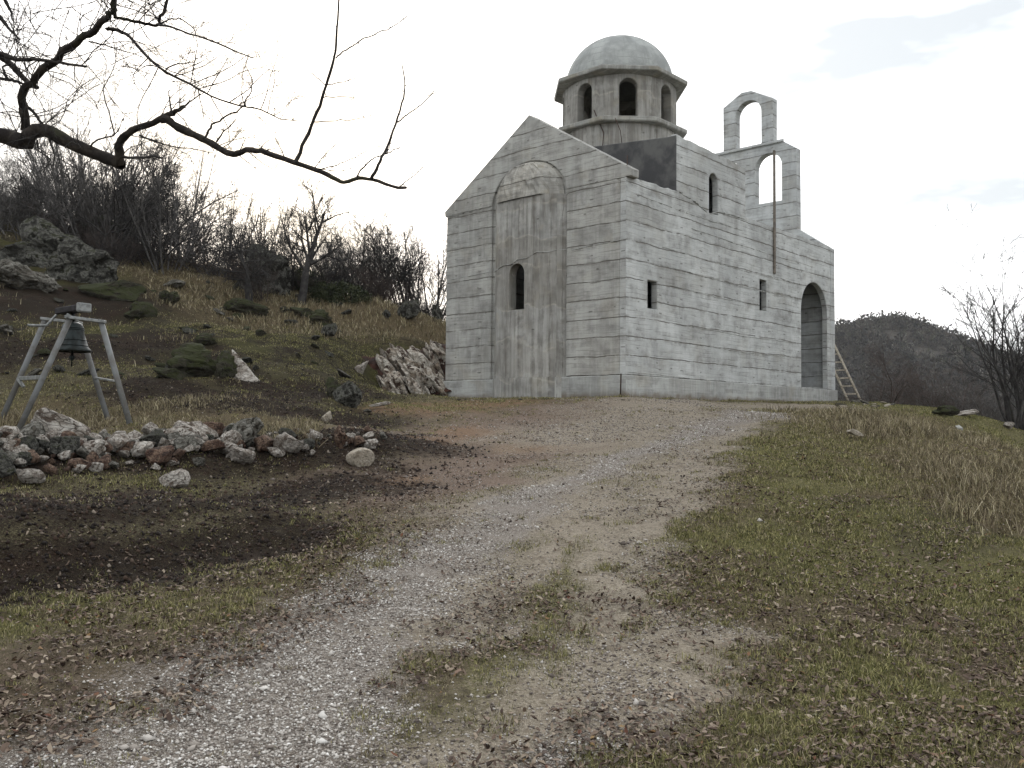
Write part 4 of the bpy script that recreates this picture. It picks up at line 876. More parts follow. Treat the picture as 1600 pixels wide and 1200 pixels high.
for q in range(38):      # low scrub under the thicket
    u = R.uniform(60, 700); y = crest(u)-R.uniform(.2, 5.5)*(1 if u < 430 else .35)
    hg = R.uniform(.7, 1.7); mt = R.choice([B_dark, B_red]); plant(u, 0, y, R.choice(['thorn', 'bush4', 'thorn']), hg, mt, vlab(u, y, hg, mt, 'thorny scrub', 1.2), 'shrub', 'low scrub below the thicket', name='thorn_scrub', sx=1.3)
for q in range(26):
    u = R.uniform(1300, 1620); y = R.uniform(31, 46); mt = R.choice([B_red, B_grey]); wr = 'behind the ladder' if u < 1350 else 'behind the pale rubble' if u < 1410 else 'before the middle of the far hill' if u < 1480 else 'left of the bare edge tree' if u < 1560 else 'behind the bare edge tree'
    plant(u, 0, y, R.choice(['bush1', 'bush4', 'thorn', 'bush2']), R.uniform(1.6, 3.2)+max(0, (y-34)*.12), mt, ('reddish' if mt is B_red else 'grey')+' leafless bush, '+('near' if y < 36 else 'middle' if y < 41 else 'farthest')+' row, '+wr, 'shrub', 'bushes beyond the plateau on the right')
# ivy and evergreen leaves
def leafcloud(name, c, rad, n, size, mat, seed, shell=.5):
    r = np.random.default_rng(seed); d = r.normal(size=(n, 3)); d /= np.linalg.norm(d, axis=1)[:, None]; d[:, 2] = np.abs(d[:, 2])*1.0-.1
    k = 1+.35*fbm(d*2.2+seed, 3, seed); pos = d*(k*r.uniform(shell, 1, n)**.5)[:, None]*np.array(rad)+np.array(c)
    a = r.normal(size=(n, 3)); a /= np.linalg.norm(a, axis=1)[:, None]; b = np.cross(a, r.normal(size=(n, 3))); b /= np.linalg.norm(b, axis=1)[:, None]; s = size*r.uniform(.5, 1.2, n)[:, None]
    Vv = np.stack([pos-a*s, pos+b*s*.6, pos+a*s, pos-b*s*.6], 1).reshape(-1, 3); me = npmesh(name, Vv, np.arange(n*4).reshape(-1, 4)); return me
M_ivy = simple('dark ivy leaves', rgb(40, 46, 28), rgb(62, 66, 44), 3, .7, 0)
M_gorse = simple('tan dead leaves', rgb(70, 60, 44), rgb(52, 48, 34), 3, .8, 0)
for u, v, s, n, lb in [(405, 440, (1.1, .9, 1.0), 9000, 'rounded dark ivy thicket on the mound below the drooping bush'), (530, 470, (1.2, .8, .9), 5000, 'dark evergreen bramble clump on the crest beside the pale slanting slab'),
                     (150, 380, (1.3, 1, 1.2), 6000, 'dark ivy clump wrapped about the foot of the darkest tree'), (470, 452, (1.0, .8, .9), 4000, 'ivy clump round the base of the lone crooked tree')]:
    p = hit(u, v, terr); p[2] = float(terr(p[:1], p[1:2])[0])-.1; rt = empty('ivy_clump', p, 0, lb, 'ivy')
    link('foliage', leafcloud('foliage', (0, 0, 0), s, n, .055, M_ivy, int(u)), M_ivy, rt)
    r_ = random.Random(u); ch = []
    for q in range(14): a = r_.uniform(0, 6.28); pts, _ = path(r_, (0, 0, 0), (math.cos(a), math.sin(a), 1), 1.2, 5, .2); ch.append((pts*np.array(s), np.linspace(.02, .005, 6)))
    link('stems', chainmesh(ch, 'stems'), B_dark, rt)

# overhanging tree in the foreground: trunk stands outside the picture on the left
M_bark = NT('lichened dark bark'); c = M_bark.co('Object'); a_ = M_bark.noise(c, 14, 5, .7); k_ = M_bark.mix(M_bark.ss(a_, .4, .62), rgb(40, 36, 34), rgb(66, 60, 54))
k_ = M_bark.mix(M_bark.math('MULTIPLY', M_bark.ss(M_bark.noise(c, 4, 3), .56, .66), .5), k_, rgb(70, 72, 50)); M_bark.color(k_); M_bark.bump(M_bark.noise(M_bark.map(c, (1, 1, 1)), 40, 5, .8), 1, .012); M_bark = M_bark.m
ft = empty('overhanging_tree', (0, 0, 0), 0, 'bare gnarled tree whose lichened limbs reach into the picture from the upper left', 'tree')
tb = np.array([*at(-420, 600, 5.6)[:2], 0]); tb[2] = float(terr(tb[:1], tb[1:2])[0]); ft.location = tb
DEP = 5.6
def limb(pts, r0, r1, y0=DEP, y1=None, jit=.02, seed=1, sub=3, knob=.12):
    y1 = y1 or y0; r = random.Random(seed); n = len(pts); P_ = [at(u, v, y0+(y1-y0)*i/(n-1)) for i, (u, v) in enumerate(pts)]
    Q = []
    for i in range(n-1):
        p0 = P_[max(i-1, 0)]; p1 = P_[i]; p2_ = P_[i+1]; p3 = P_[min(i+2, n-1)]
        for k in range(sub): t = k/sub; Q.append(.5*((2*p1)+(-p0+p2_)*t+(2*p0-5*p1+4*p2_-p3)*t*t+(-p0+3*p1-3*p2_+p3)*t**3))
    Q.append(P_[-1]); Q = np.array(Q); r0 *= .80 if r0 > .012 else 1.25; r1 *= .8 if r0 > .012 else 1.35; jit *= .4; knob *= .6; Q += np.array([[r.gauss(0, jit*r1*2), r.gauss(0, jit), r.gauss(0, jit*r1*2)] for _ in Q]); rad = np.linspace(r0, r1, len(Q))*np.array([1+r.uniform(-knob, knob*1.3) for _ in Q])
    return Q-tb, rad
z8 = .4375
def zc(l): return [(x*z8, y*z8) for x, y in l]
mains = [limb([(-420, 330), (-300, 290), (-150, 240), (-60, 215)]+zc([(0, 485), (60, 500), (95, 505), (115, 475), (160, 465), (250, 510), (330, 545), (400, 572), (432, 588)]), .075, .042, 5.6, 5.5, seed=2),
 limb(zc([(425, 580), (427, 545), (430, 505), (455, 480), (520, 450), (590, 418), (625, 398), (660, 380)]), .040, .014, 5.5, 5.3, seed=3),
 limb(zc([(578, 428), (600, 428), (640, 458), (700, 485), (760, 515), (800, 540), (838, 552), (870, 538), (900, 535), (960, 548), (1050, 580), (1150, 615), (1200, 640), (1228, 650), (1280, 638), (1330, 640), (1400, 665), (1450, 670)]), .030, .010, 5.36, 4.8, seed=4),
 limb(zc([(92, 470), (88, 420), (78, 375), (80, 330), (110, 295), (150, 250), (200, 215), (235, 180), (290, 140), (330, 110), (375, 70), (403, 45), (405, 0), (415, -60)]), .036, .02, 5.6, 5.0, seed=5),
 limb([(-300, 120), (-120, 80)]+zc([(-60, 170), (0, 200), (40, 230), (70, 262), (105, 298), (135, 314)]), .035, .018, 5.8, 5.5, seed=6),
 limb([(-250, 100)]+zc([(-100, 190), (0, 192), (60, 213), (120, 213), (180, 222), (240, 228), (310, 240)]), .024, .009, 5.7, 5.2, seed=7),
 limb(zc([(375, 98), (420, 108), (450, 122), (480, 152), (530, 208), (590, 255), (680, 300), (750, 340), (850, 375), (930, 390), (1000, 425), (1060, 430)]), .016, .003, 5.2, 4.7, seed=8),
 limb(zc([(405, 58), (440, 66), (480, 76), (530, 85), (562, 88), (575, 60), (590, 30), (600, -20)]), .013, .008, 5.1, 5, seed=9)]
mids = [limb(zc([(560, 88), (610, 96), (650, 112), (740, 140), (830, 178), (870, 195), (905, 208)]), .006, .002, 5.0, 4.7, seed=10),
 limb(zc([(575, 90), (600, 68), (640, 66), (690, 100), (700, 130)]), .004, .0018, 5.0, 4.9, seed=11),
 limb(zc([(1055, 578), (1080, 520), (1110, 450), (1140, 375), (1165, 305), (1185, 240), (1198, 180), (1203, 100), (1210, 0), (1212, -80)]), .0095, .003, 5.0, 4.7, seed=12),
 limb(zc([(1198, 205), (1225, 185), (1260, 160), (1300, 140), (1350, 120), (1400, 95), (1455, 55)]), .0035, .0015, 4.8, 4.7, seed=13), limb(zc([(1163, 305), (1140, 285), (1110, 260)]), .003, .0014, 4.9, seed=14),
 limb(zc([(1170, 302), (1230, 292), (1280, 272)]), .003, .0013, 4.9, seed=15), limb(zc([(1150, 348), (1210, 345), (1285, 352)]), .003, .0012, 4.9, seed=16), limb(zc([(1120, 436), (1180, 432), (1240, 430), (1325, 415)]), .0032, .0012, 4.9, seed=17),
 limb(zc([(1325, 638), (1345, 605), (1365, 560), (1390, 505), (1412, 445), (1435, 370), (1447, 310), (1437, 235)]), .008, .002, 4.85, 4.7, seed=18), limb(zc([(1412, 448), (1440, 420), (1480, 390), (1520, 360), (1550, 328)]), .0035, .0014, 4.8, seed=19),
 limb(zc([(1370, 553), (1410, 538), (1455, 505)]), .003, .0013, 4.8, seed=20), limb(zc([(1270, 636), (1300, 595), (1340, 562), (1380, 545), (1400, 490)]), .004, .0014, 4.85, seed=21), limb(zc([(1140, 605), (1200, 590), (1250, 570), (1310, 540), (1370, 515)]), .003, .0013, 4.9, seed=22),
 limb(zc([(1135, 603), (1200, 610), (1270, 605)]), .0025, .0012, 4.9, seed=23), limb(zc([(730, 497), (745, 465), (770, 440), (810, 415), (860, 390), (890, 340), (905, 300), (880, 240)]), .006, .0016, 5.2, 4.9, seed=24), limb(zc([(770, 505), (800, 470), (845, 425)]), .005, .002, 5.2, seed=25),
 limb(zc([(440, 560), (500, 565), (550, 558), (583, 565)]), .008, .004, 5.4, 5.2, seed=26), limb(zc([(500, 485), (560, 505), (600, 520), (680, 530), (760, 545)]), .005, .0015, 5.3, seed=27), limb(zc([(612, 400), (605, 360), (603, 320)]), .005, .002, 5.3, seed=28),
 limb(zc([(0, 60), (30, 100), (70, 140)]), .012, .006, 5.6, seed=29), limb(zc([(18, 0), (35, 40), (52, 82)]), .010, .005, 5.5, seed=30), limb(zc([(90, 378), (115, 395), (135, 420), (155, 450)]), .009, .006, 5.55, seed=31), limb(zc([(-20, 282), (30, 283), (60, 292), (90, 302)]), .010, .008, 5.6, seed=32),
 limb(zc([(320, 150), (380, 165), (450, 185), (520, 208)]), .004, .0015, 5.1, seed=33), limb(zc([(200, 225), (215, 175), (240, 160), (225, 190)]), .008, .004, 5.4, seed=34), limb(zc([(410, 480), (390, 400), (370, 320), (410, 230), (415, 150)]), .004, .0012, 5.4, seed=35),
 limb(zc([(165, 468), (185, 520), (195, 560), (180, 600)]), .006, .002, 5.5, seed=36), limb(zc([(310, 535), (350, 500), (420, 470), (440, 420)]), .006, .0015, 5.5, seed=37), limb(zc([(135, 500), (140, 540), (180, 570), (150, 620)]), .005, .0015, 5.5, seed=38),
 limb(zc([(25, 280), (10, 240), (40, 230)]), .008, .004, 5.6, seed=39), limb(zc([(640, 395), (690, 350), (730, 330)]), .005, .0015, 5.2, seed=40), limb(zc([(590, 255), (620, 232), (680, 225), (705, 205)]), .004, .0013, 5.0, seed=41), limb(zc([(740, 335), (770, 280), (800, 230), (810, 215)]), .003, .0012, 4.9, seed=42)]
tw = []; rt_ = random.Random(3)
O_tw = dict(lev=2, kids=[5, 3, 0], ang=(25, 70), lf=(.3, .55), wig=.16, up=.03, t0=.15, rmin=.0011, seg=.06)
def addtw(src, n, Lr, r0, bias=0.):
    for q in range(n):
        pts, rad = src; i = rt_.randrange(1, len(pts)-1); ax_ = pts[i+1]-pts[i]; ax_ = ax_/max(np.linalg.norm(ax_), 1e-6); rv = np.array([rt_.gauss(0, 1), rt_.gauss(0, .7), rt_.gauss(0, 1)+bias]); rv -= ax_*(rv@ax_)*.7; rv /= np.linalg.norm(rv)
        ch = []; grow(rt_, ch, pts[i], rv+ax_*.5, rt_.uniform(*Lr), min(r0, rad[i]*.7), 0, O_tw); tw.extend((a, b) for a, b, l in ch)
for k, (nn, Lr) in zip(range(8), [(16, (.2, .9)), (9, (.15, .6)), (12, (.05, .25)), (26, (.3, .9)), (9, (.3, .7)), (10, (.2, .6)), (24, (.15, .5)), (8, (.2, .5))]): addtw(mains[k], nn, Lr, .0038, .5)
for mm in mids[:2]+mids[14:]: addtw(mm, 3, (.1, .35), .002, .2)
for q in range(26):   # fine crown in the upper left corner
    u, v = rt_.uniform(-40, 190), rt_.uniform(-30, 110); p = at(u, v, rt_.uniform(5.2, 6.4))-tb; ch = []; grow(rt_, ch, p, (rt_.gauss(.4, .6), rt_.gauss(0, .3), rt_.gauss(.2, .6)), rt_.uniform(.35, .8), .0035, 0, O_tw); tw.extend((a, b) for a, b, l in ch)
for mm in mids+[mains[2], mains[6]]:    # short bud spurs
    for q in range(12 if len(mm[0]) > 10 else 5):
        i = rt_.randrange(1, len(mm[0])); d = np.array([rt_.gauss(0, 1), rt_.gauss(0, 1), rt_.gauss(.3, 1)]); d /= np.linalg.norm(d); tw.append((np.array([mm[0][i], mm[0][i]+d*rt_.uniform(.01, .035)]), np.array([.0016, .002])))
tt = [(np.array([0, 0, -.3]), .19), (np.array([.04, 0, .3]), .16), (np.array([-.03, .03, 1.1]), .15), (np.array([.1, -.02, 1.9]), .14), (np.array([.0, .0, 2.6]), .12), (np.array([.1, 0, 3.4]), .09), (np.array([.3, -.1, 4.3]), .05)]
link('trunk', chainmesh([(np.array([a for a, _ in tt]), np.array([b for _, b in tt])), mains[0], mains[4], mains[5]]+[(np.array([mains[4][0][0]-[.9, 0, .2], mains[4][0][0]]), np.array([.05, .035]))], 'trunk'), M_bark, ft)
link('branch', chainmesh(mains[1:4]+mains[6:], 'branch'), M_bark, ft); link('twigs', chainmesh(mids+tw, 'twigs', thick=.004), B_dark, ft)

# ------------------------------------------------------------------ far hill and its wood
hx = np.linspace(20, 620, 240); hy = np.linspace(240, 760, 150); HX, HY = np.meshgrid(hx, hy)
def hillz(x, y):
    us = [60, 130, 160, 174, 186, 199, 218, 234, 246, 270, 330, 420, 620]; hs = [27, 40, 46, 49.5, 51.5, 50.5, 45, 40, 36, 30, 25, 18, 4]
    xx = x*450/np.maximum(y, 1)*.6+x*.4; q = np.exp(-((y-455)/(105+25*fbm(p2(x, y, .012), 2, 71)))**2)
    return -16+(np.interp(xx, us, hs)+16)*q+3.*fbm(p2(x, y, .02), 4, 70)*np.minimum(1, q*2)-2*(1-q)
HZ = hillz(HX.ravel(), HY.ravel()); ii = (np.arange(149)[:, None]*240+np.arange(239)[None, :]); hm = npmesh('hill', np.stack([HX.ravel(), HY.ravel(), HZ], -1), np.stack([ii, ii+1, ii+241, ii+240], -1).reshape(-1, 4)); hm.shade_smooth()
nh = NT('hill ground'); c = nh.co('Object'); a_ = nh.noise(c, .04, 6, .65); nh.color(nh.mix(nh.ss(a_, .57, .63), nh.mix(nh.ss(nh.noise(c, .3, 4), .4, .6), rgb(50, 48, 44), rgb(66, 61, 53)), rgb(112, 110, 102)))
hill = link('hill', hm, nh.m); tag(hill, kind='structure')
def triblob(P0, size, nt_, seed, flat=.9):
    r = np.random.default_rng(seed); n = len(P0); c = np.repeat(P0, nt_, 0); s = np.repeat(size, nt_)
    d = r.normal(size=(n*nt_, 3)); d /= np.linalg.norm(d, axis=1)[:, None]; c = c+d*(s*r.uniform(.2, 1, n*nt_)**.6)[:, None]*np.array([1, 1, flat]); e = r.normal(size=(n*nt_, 3, 3))*(s*.22)[:, None, None]; e[:, :, 2] *= 1.3
    return (c[:, None]+e).reshape(-1, 3), np.arange(n*nt_*3).reshape(-1, 3), np.repeat(np.repeat(r.random(n), nt_), 3)
N_ = 30000; yy = rng.uniform(300, 500, N_); uu_ = rng.uniform(1180, 1760, N_); xx = (uu_-800)/F_PX*yy; keep = fbm(p2(xx, yy, .05), 3, 33) < .75; xx, yy = xx[keep], yy[keep]; zz = hillz(xx, yy); sz = rng.uniform(.7, 1.5, len(xx))*(1+1.1*(rng.random(len(xx)) < .12))
Vt, Ft, rn = triblob(np.stack([xx, yy, zz+sz*.8], -1), sz, 13, 5, 1.5); wm = npmesh('far_wood', Vt, Ft); fattr(wm, 'rnd', rn)
nw = NT('winter wood'); k_ = nw.ramp(nw.attr('rnd'), [(0, rgb(36, 36, 33)), (.4, rgb(54, 52, 47)), (.75, rgb(84, 77, 69)), (.93, rgb(62, 64, 48)), (1, rgb(120, 116, 108))]); nw.color(k_); fwood = link('far_wood', wm, nw.m); tag(fwood, 'dark leafless wood covering the far hill right of the church', 'wood', kind='stuff')

# ------------------------------------------------------------------ ground cover
def sample(n, r0, r1, a0=-36, a1=36, pw=1.): 
    t = rng.random(n); r = (r0**(2-pw)+t*(r1**(2-pw)-r0**(2-pw)))**(1/(2-pw)) if pw != 2 else r0*(r1/r0)**t; a = np.radians(rng.uniform(a0, a1, n)); return r*np.sin(a), r*np.cos(a)
def inchurch(x, y):
    dx, dy = x-CC[0], y-CC[1]; s = dx*S_[0]+dy*S_[1]; w = dx*W_[0]+dy*W_[1]; return (s > -.5) & (s < BL+.1) & (w > -.1) & (w < BW+.1)
def jm(k, x, y): return mask(k, x+.35*fbm(p2(x, y, 1.1, 5), 3, 47)+.25*fbm(p2(x, y, 3.5), 2, 4), y+.35*fbm(p2(x, y, 1.1), 3, 40))
def prep(x, y):
    k = ~inchurch(x, y); return x[k], y[k]
# pebbles
x, y = prep(*sample(380000, 2.8, 24, pw=1.35)); g = jm('gravel', x, y); pl = jm('pale', x, y); rd = jm('red', x, y); dk = jm('dark', x, y); d_ = np.hypot(x, y)
pr = np.clip((g*1.0+pl*.5+rd*.35)*(.75+.9*fbm(p2(x, y, 1.5), 3, 14))+dk*.05, .02, 1); k = rng.random(len(x)) < pr; x, y, g, dk = x[k], y[k], g[k], dk[k]; n = len(x); d_ = np.hypot(x, y)
s = (rng.uniform(.3, 1, n)**2*.0095+.0028)*(1+d_*.02); s[rng.random(n) < .006] *= 2.6; z = terr(x, y)+s*.3
oc8 = np.array([[1, 0, 0], [0, 1, 0], [-1, 0, 0], [0, -1, 0], [0, 0, 1], [0, 0, -1]], float); fc8 = np.array([[0, 1, 4], [1, 2, 4], [2, 3, 4], [3, 0, 4], [1, 0, 5], [2, 1, 5], [3, 2, 5], [0, 3, 5]])
A_ = rng.uniform(0, 6.28, n); off = oc8[None]*(1+rng.uniform(-.4, .4, (n, 6, 1)))*np.stack([np.ones(n), rng.uniform(.6, 1, n), rng.uniform(.4, .75, n)], -1)[:, None]
off = off+rng.uniform(-.2, .2, (n, 6, 3)); ca, sa = np.cos(A_)[:, None], np.sin(A_)[:, None]; ox = off[..., 0]*ca-off[..., 1]*sa; oy = off[..., 0]*sa+off[..., 1]*ca
Vp = np.stack([x[:, None]+ox*s[:, None], y[:, None]+oy*s[:, None], z[:, None]+off[..., 2]*s[:, None]], -1).reshape(-1, 3); Fp = (fc8[None]+(np.arange(n)*6)[:, None, None]).reshape(-1, 3)
pm = npmesh('gravel_stones', Vp, Fp); fattr(pm, 'rnd', np.repeat(np.clip(rng.random(n)*(1-.5*dk)-.25*(g < .3), 0, 1), 6))
ng = NT('limestone chips'); ng.color(ng.ramp(ng.attr('rnd'), [(0, rgb(90, 82, 76)), (.3, rgb(134, 126, 118)), (.6, rgb(172, 166, 158)), (.9, rgb(198, 194, 187)), (1, rgb(228, 226, 221))])); po = link('gravel_stones', pm, ng.m); tag(po, 'loose pale limestone gravel strewn along the wheel tracks', 'gravel', kind='stuff')
# fallen leaves
x, y = prep(*sample(110000, 2.8, 20, pw=1.25)); li = jm('litter', x, y); g = jm('gravel', x, y); gn_ = jm('green', x, y); cl = fbm(p2(x, y, 1.7), 3, 88)
pr = np.clip(.20+li*.7+gn_*.08-g*.18+cl*.95+.25*sstep(1, 3, x)*sstep(9, 5, y)-.8*jm('dark', x, y)-.3*jm('pale', x, y)-(y > 13)*.1, .012, 1)*np.clip(1.3-np.hypot(x, y)/22, .1, 1); k = rng.random(len(x)) < pr; x, y = x[k], y[k]; n = len(x); s = rng.uniform(.35, 1, n)*.028; z = terr(x, y)+rng.uniform(.004, .03, n)
lf = np.array([[-1, 0, 0], [-.25, .42, .1], [.55, .34, .14], [1.05, 0, .05], [.55, -.34, .14], [-.25, -.42, .1], [0, 0, -.02]]); fl = np.array([[0, 6, 1], [1, 6, 2], [2, 6, 3], [3, 6, 4], [4, 6, 5], [5, 6, 0]])
off = lf[None]*np.stack([np.ones(n), rng.uniform(.7, 1.3, n), rng.uniform(-2, 3.5, n)], -1)[:, None]+rng.uniform(-.22, .22, (n, 7, 3)); A_ = rng.uniform(0, 6.28, n); T_ = rng.normal(0, .42, n)
ca, sa = np.cos(A_)[:, None], np.sin(A_)[:, None]; ct, st_ = np.cos(T_)[:, None], np.sin(T_)[:, None]; o2 = off.copy(); o2[..., 0] = off[..., 0]*ct-off[..., 2]*st_; o2[..., 2] = off[..., 0]*st_+off[..., 2]*ct
ox = o2[..., 0]*ca-o2[..., 1]*sa; oy = o2[..., 0]*sa+o2[..., 1]*ca; Vl = np.stack([x[:, None]+ox*s[:, None], y[:, None]+oy*s[:, None], z[:, None]+o2[..., 2]*s[:, None]+.004], -1).reshape(-1, 3)
lm = npmesh('fallen_leaves', Vl, (fl[None]+(np.arange(n)*7)[:, None, None]).reshape(-1, 3)); fattr(lm, 'rnd', np.repeat(rng.random(n), 7))
nl = NT('dead leaves'); nl.color(nl.ramp(nl.attr('rnd'), [(0, rgb(50, 40, 34)), (.3, rgb(76, 61, 52)), (.55, rgb(100, 85, 73)), (.8, rgb(124, 109, 94)), (.95, rgb(152, 139, 122)), (.975, rgb(92, 56, 42)), (1, rgb(128, 106, 72))])); nl.b.inputs['Roughness'].default_value = .75
lo = link('fallen_leaves', lm, nl.m); tag(lo, 'brown fallen leaves littering the turf and the verges of the track', 'leaves', kind='stuff')
# grass
def grass(name, x, y, h, w, dry, mat, label, lean=.6, cat='grass'):
    n = len(x); z = terr(x, y)-.006; A_ = rng.uniform(0, 6.28, n); B_ = rng.uniform(0, 6.28, n); ln = np.abs(rng.normal(0, lean, n))+.1; dx, dy = np.cos(A_), np.sin(A_); wx, wy = -np.sin(B_)*w, np.cos(B_)*w
    b = np.stack([x, y, z], -1); wv = np.stack([wx, wy, 0*wx], -1); m1 = b+np.stack([dx*ln*h*.35, dy*ln*h*.35, h*.6], -1); t = b+np.stack([dx*ln*h, dy*ln*h, h*np.clip(1-.35*ln, .25, 1)], -1)
    Vg = np.stack([b-wv, b+wv, m1+wv*.7, m1-wv*.7, t], 1).reshape(-1, 3); o = np.arange(n)[:, None]*5
    me = npmesh(name, Vg, [o+np.array([0, 1, 2, 3]), o+np.array([3, 2, 4])]); fattr(me, 'rnd', np.repeat(rng.random(n), 5)); fattr(me, 'dry', np.repeat(dry, 5)); ob = link(name, me, mat); tag(ob, label, cat, kind='stuff'); return ob
ngm = NT('grass blades'); r_ = ngm.attr('rnd'); dd = ngm.attr('dry')
ngm.color(ngm.mix(dd, ngm.ramp(r_, [(0, rgb(54, 57, 31)), (.35, rgb(91, 92, 52)), (.7, rgb(128, 124, 76)), (1, rgb(174, 166, 120))]), ngm.ramp(r_, [(0, rgb(72, 63, 50)), (.4, rgb(106, 95, 76)), (.8, rgb(142, 130, 106)), (1, rgb(176, 166, 140))]))); ngm.b.inputs['Roughness'].default_value = .8
GM = ngm.m
x, y = prep(*sample(900000, 2.8, 30, pw=1.4)); gr_ = jm('green', x, y); g = np.maximum(np.maximum(jm('gravel', x, y), jm('pale', x, y)), jm('red', x, y)); dk = jm('dark', x, y); dr_ = jm('dry', x, y); li = jm('litter', x, y); cl = fbm(p2(x, y, 2.3), 3, 60)
pr = np.clip((.38+.5*gr_+.8*cl-.25*li)*(1-1.12*g)*(1-.93*dk)+.012, 0.004, 1); k = rng.random(len(x)) < pr; x, y, gr_, dr_, cl = x[k], y[k], gr_[k], dr_[k], cl[k]; n = len(x); d_ = np.hypot(x, y)
dryp = np.clip(.38-.28*gr_+.45*dr_+.25*fbm(p2(x, y, .6), 2, 66)-.2*cl, .06, .95); grass('short_grass', x, y, rng.uniform(.35, 1, n)*(.028+.016*cl)*(1+d_*.03), .0013+d_*.0002, (rng.random(n) < dryp).astype(float)*rng.uniform(.6, 1, n), GM, 'short green and straw coloured turf beside the wheel tracks')
sw_ = rng.uniform(-.5, 12.6, 2600); o_w = np.abs(rng.normal(0, .12, 2600))+.05; xs = CC[0]+S_[0]*sw_-W_[0]*o_w; ys = CC[1]+S_[1]*sw_-W_[1]*o_w; wf = rng.uniform(0, 6.65, 1800); of = np.abs(rng.normal(0, .12, 1800))+.08+.42*(1-np.abs((wf-3.325)/1.33).clip(0, 1)**2.7)
x = np.concatenate([xs, CC[0]-S_[0]*of+W_[0]*wf]); y = np.concatenate([ys, CC[1]-S_[1]*of+W_[1]*wf]); k = fbm(p2(x, y, 1.6), 2, 17) > .05; x, y = x[k], y[k]
grass('wall_foot_weeds', x, y, rng.uniform(.03, .13, len(x)), .006, rng.uniform(.2, 1, len(x)), GM, 'thin weeds growing along the foot of the church walls', .7)
xc, yc = prep(*sample(26000, 3, 22, pw=1.5)); g = np.maximum(np.maximum(jm('gravel', xc, yc), jm('pale', xc, yc)), jm('red', xc, yc)); dk = jm('dark', xc, yc); grn = jm('green', xc, yc); k = rng.random(len(xc)) < np.clip((.30+.3*grn+.7*fbm(p2(xc, yc, 1.3), 3, 91))*(1-.93*g)*(1-.85*dk), .006, 1)
xc, yc, grn = xc[k], yc[k], grn[k]; m_ = 22; cs = rng.uniform(.015, .05, len(xc)); hc = rng.uniform(.02, .055, len(xc))*(1+.5*grn); x = np.repeat(xc, m_)+rng.normal(0, 1, len(xc)*m_)*np.repeat(cs, m_); y = np.repeat(yc, m_)+rng.normal(0, 1, len(xc)*m_)*np.repeat(cs, m_); d_ = np.hypot(x, y)
grass('grass_tufts', x, y, np.repeat(hc, m_)*rng.uniform(.4, 1.15, len(x)), .0012+d_*.0002, np.clip(np.repeat((rng.random(len(xc)) < .42-.25*grn).astype(float), m_)*rng.uniform(.5, 1, len(x))+(rng.random(len(x)) < .15)*.8, 0, 1), GM, 'scattered green and straw tufts standing above the turf', .75)
# taller dead grass
def tall(mname, N, r0, r1, a0, a1, h, label, name, thr=.25, w=.0018, lean=.85):
    x, y = prep(*sample(N, r0, r1, a0, a1, pw=1.3)); d = jm('dry', x, y)+.3*fbm(p2(x, y, 1.2), 3, 12); k = rng.random(len(x)) < sstep(thr, thr+.6, d); x, y = x[k], y[k]; n = len(x); hh = rng.uniform(.35, 1, n)*h*(1+.8*fbm(p2(x, y, .8), 2, 31)+.5*fbm(p2(x, y, 3.), 2, 35))
    grass(name, x, y, np.maximum(hh, .03), w+np.hypot(x, y)*.00018, np.clip(rng.uniform(.55, 1.1, n), 0, 1), GM, label, lean)
tall('a', 70000, 9, 30, 14, 40, .2, 'tall dead grass and weeds on the right hand bank', 'dead_grass')
tall('b', 26000, 11, 19, -36, -12, .24, 'pale dead grass growing round the feet of the bell stand', 'dead_grass')
tall('c', 90000, 22, 46, -36, -3, .2, 'tan winter grass covering the left hillside', 'hill_grass', .1, .004)
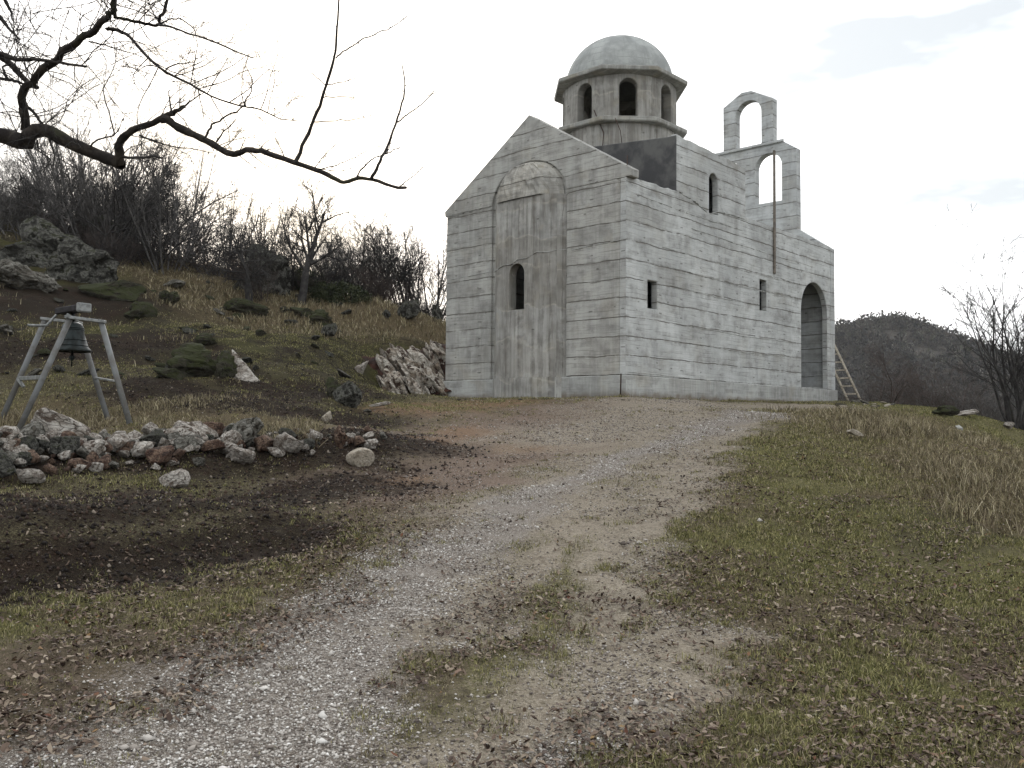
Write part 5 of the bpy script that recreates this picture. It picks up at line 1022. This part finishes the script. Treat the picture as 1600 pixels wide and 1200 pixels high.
# clods on the dug soil
x, y = prep(*sample(130000, 4, 26, -36, 0, pw=1.1)); dk = jm('dark', x, y); k = rng.random(len(x)) < dk*.5; x, y = x[k], y[k]; n = len(x); s = rng.uniform(.2, 1, n)**3*.026+.005; z = terr(x, y)+s*.1
off = oc8[None]*(1+rng.uniform(-.4, .4, (n, 6, 1)))+rng.uniform(-.2, .2, (n, 6, 3)); Vp = (np.stack([x, y, z], -1)[:, None]+off*s[:, None, None]).reshape(-1, 3)
cm = npmesh('soil_clods', Vp, (fc8[None]+(np.arange(n)*6)[:, None, None]).reshape(-1, 3)); fattr(cm, 'rnd', np.repeat(rng.random(n), 6)); nc_ = NT('soil clods'); nc_.color(nc_.ramp(nc_.attr('rnd'), [(0, rgb(22, 18, 15)), (.6, rgb(42, 32, 27)), (.93, rgb(66, 52, 42)), (1, rgb(130, 120, 108))])); co_ = link('soil_clods', cm, nc_.m); tag(co_, 'dark freshly dug soil clods on the left bank', 'soil', kind='stuff')

# ------------------------------------------------------------------ thin haze over everything
bm = bmesh.new(); bmesh.ops.create_cube(bm, size=1, matrix=Matrix.Translation((100, 200, 35))@Matrix.Diagonal((3600, 3600, 130, 1)))
hz = link('haze', tomesh(bm), None); nhz = bpy.data.materials.new('haze'); nhz.use_nodes = True; t = nhz.node_tree; t.nodes.clear(); o_ = t.nodes.new('ShaderNodeOutputMaterial'); pv = t.nodes.new('ShaderNodeVolumePrincipled')
pv.inputs['Color'].default_value = (.93, .95, 1, 1); pv.inputs['Density'].default_value = .00013; t.links.new(pv.outputs[0], o_.inputs['Volume']); hz.data.materials.append(nhz); tag(hz, kind='stuff')

# labels that would still repeat: say which one, counted from the left
_by = {}
for o in SC.objects:
    if o.parent is None and o.get('label'): _by.setdefault(o['label'], []).append(o)
for lb, os_ in _by.items():
    if 1 < len(os_) <= 10:
        os_.sort(key=lambda o: math.atan2(o.location.x, o.location.y)); n = len(os_)
        for i, o in enumerate(os_): o['label'] = lb+(', leftmost' if i == 0 else ', rightmost' if i == n-1 else ', '+['second', 'third', 'fourth', 'fifth', 'sixth', 'seventh', 'eighth', 'ninth'][i-1]+' from left')
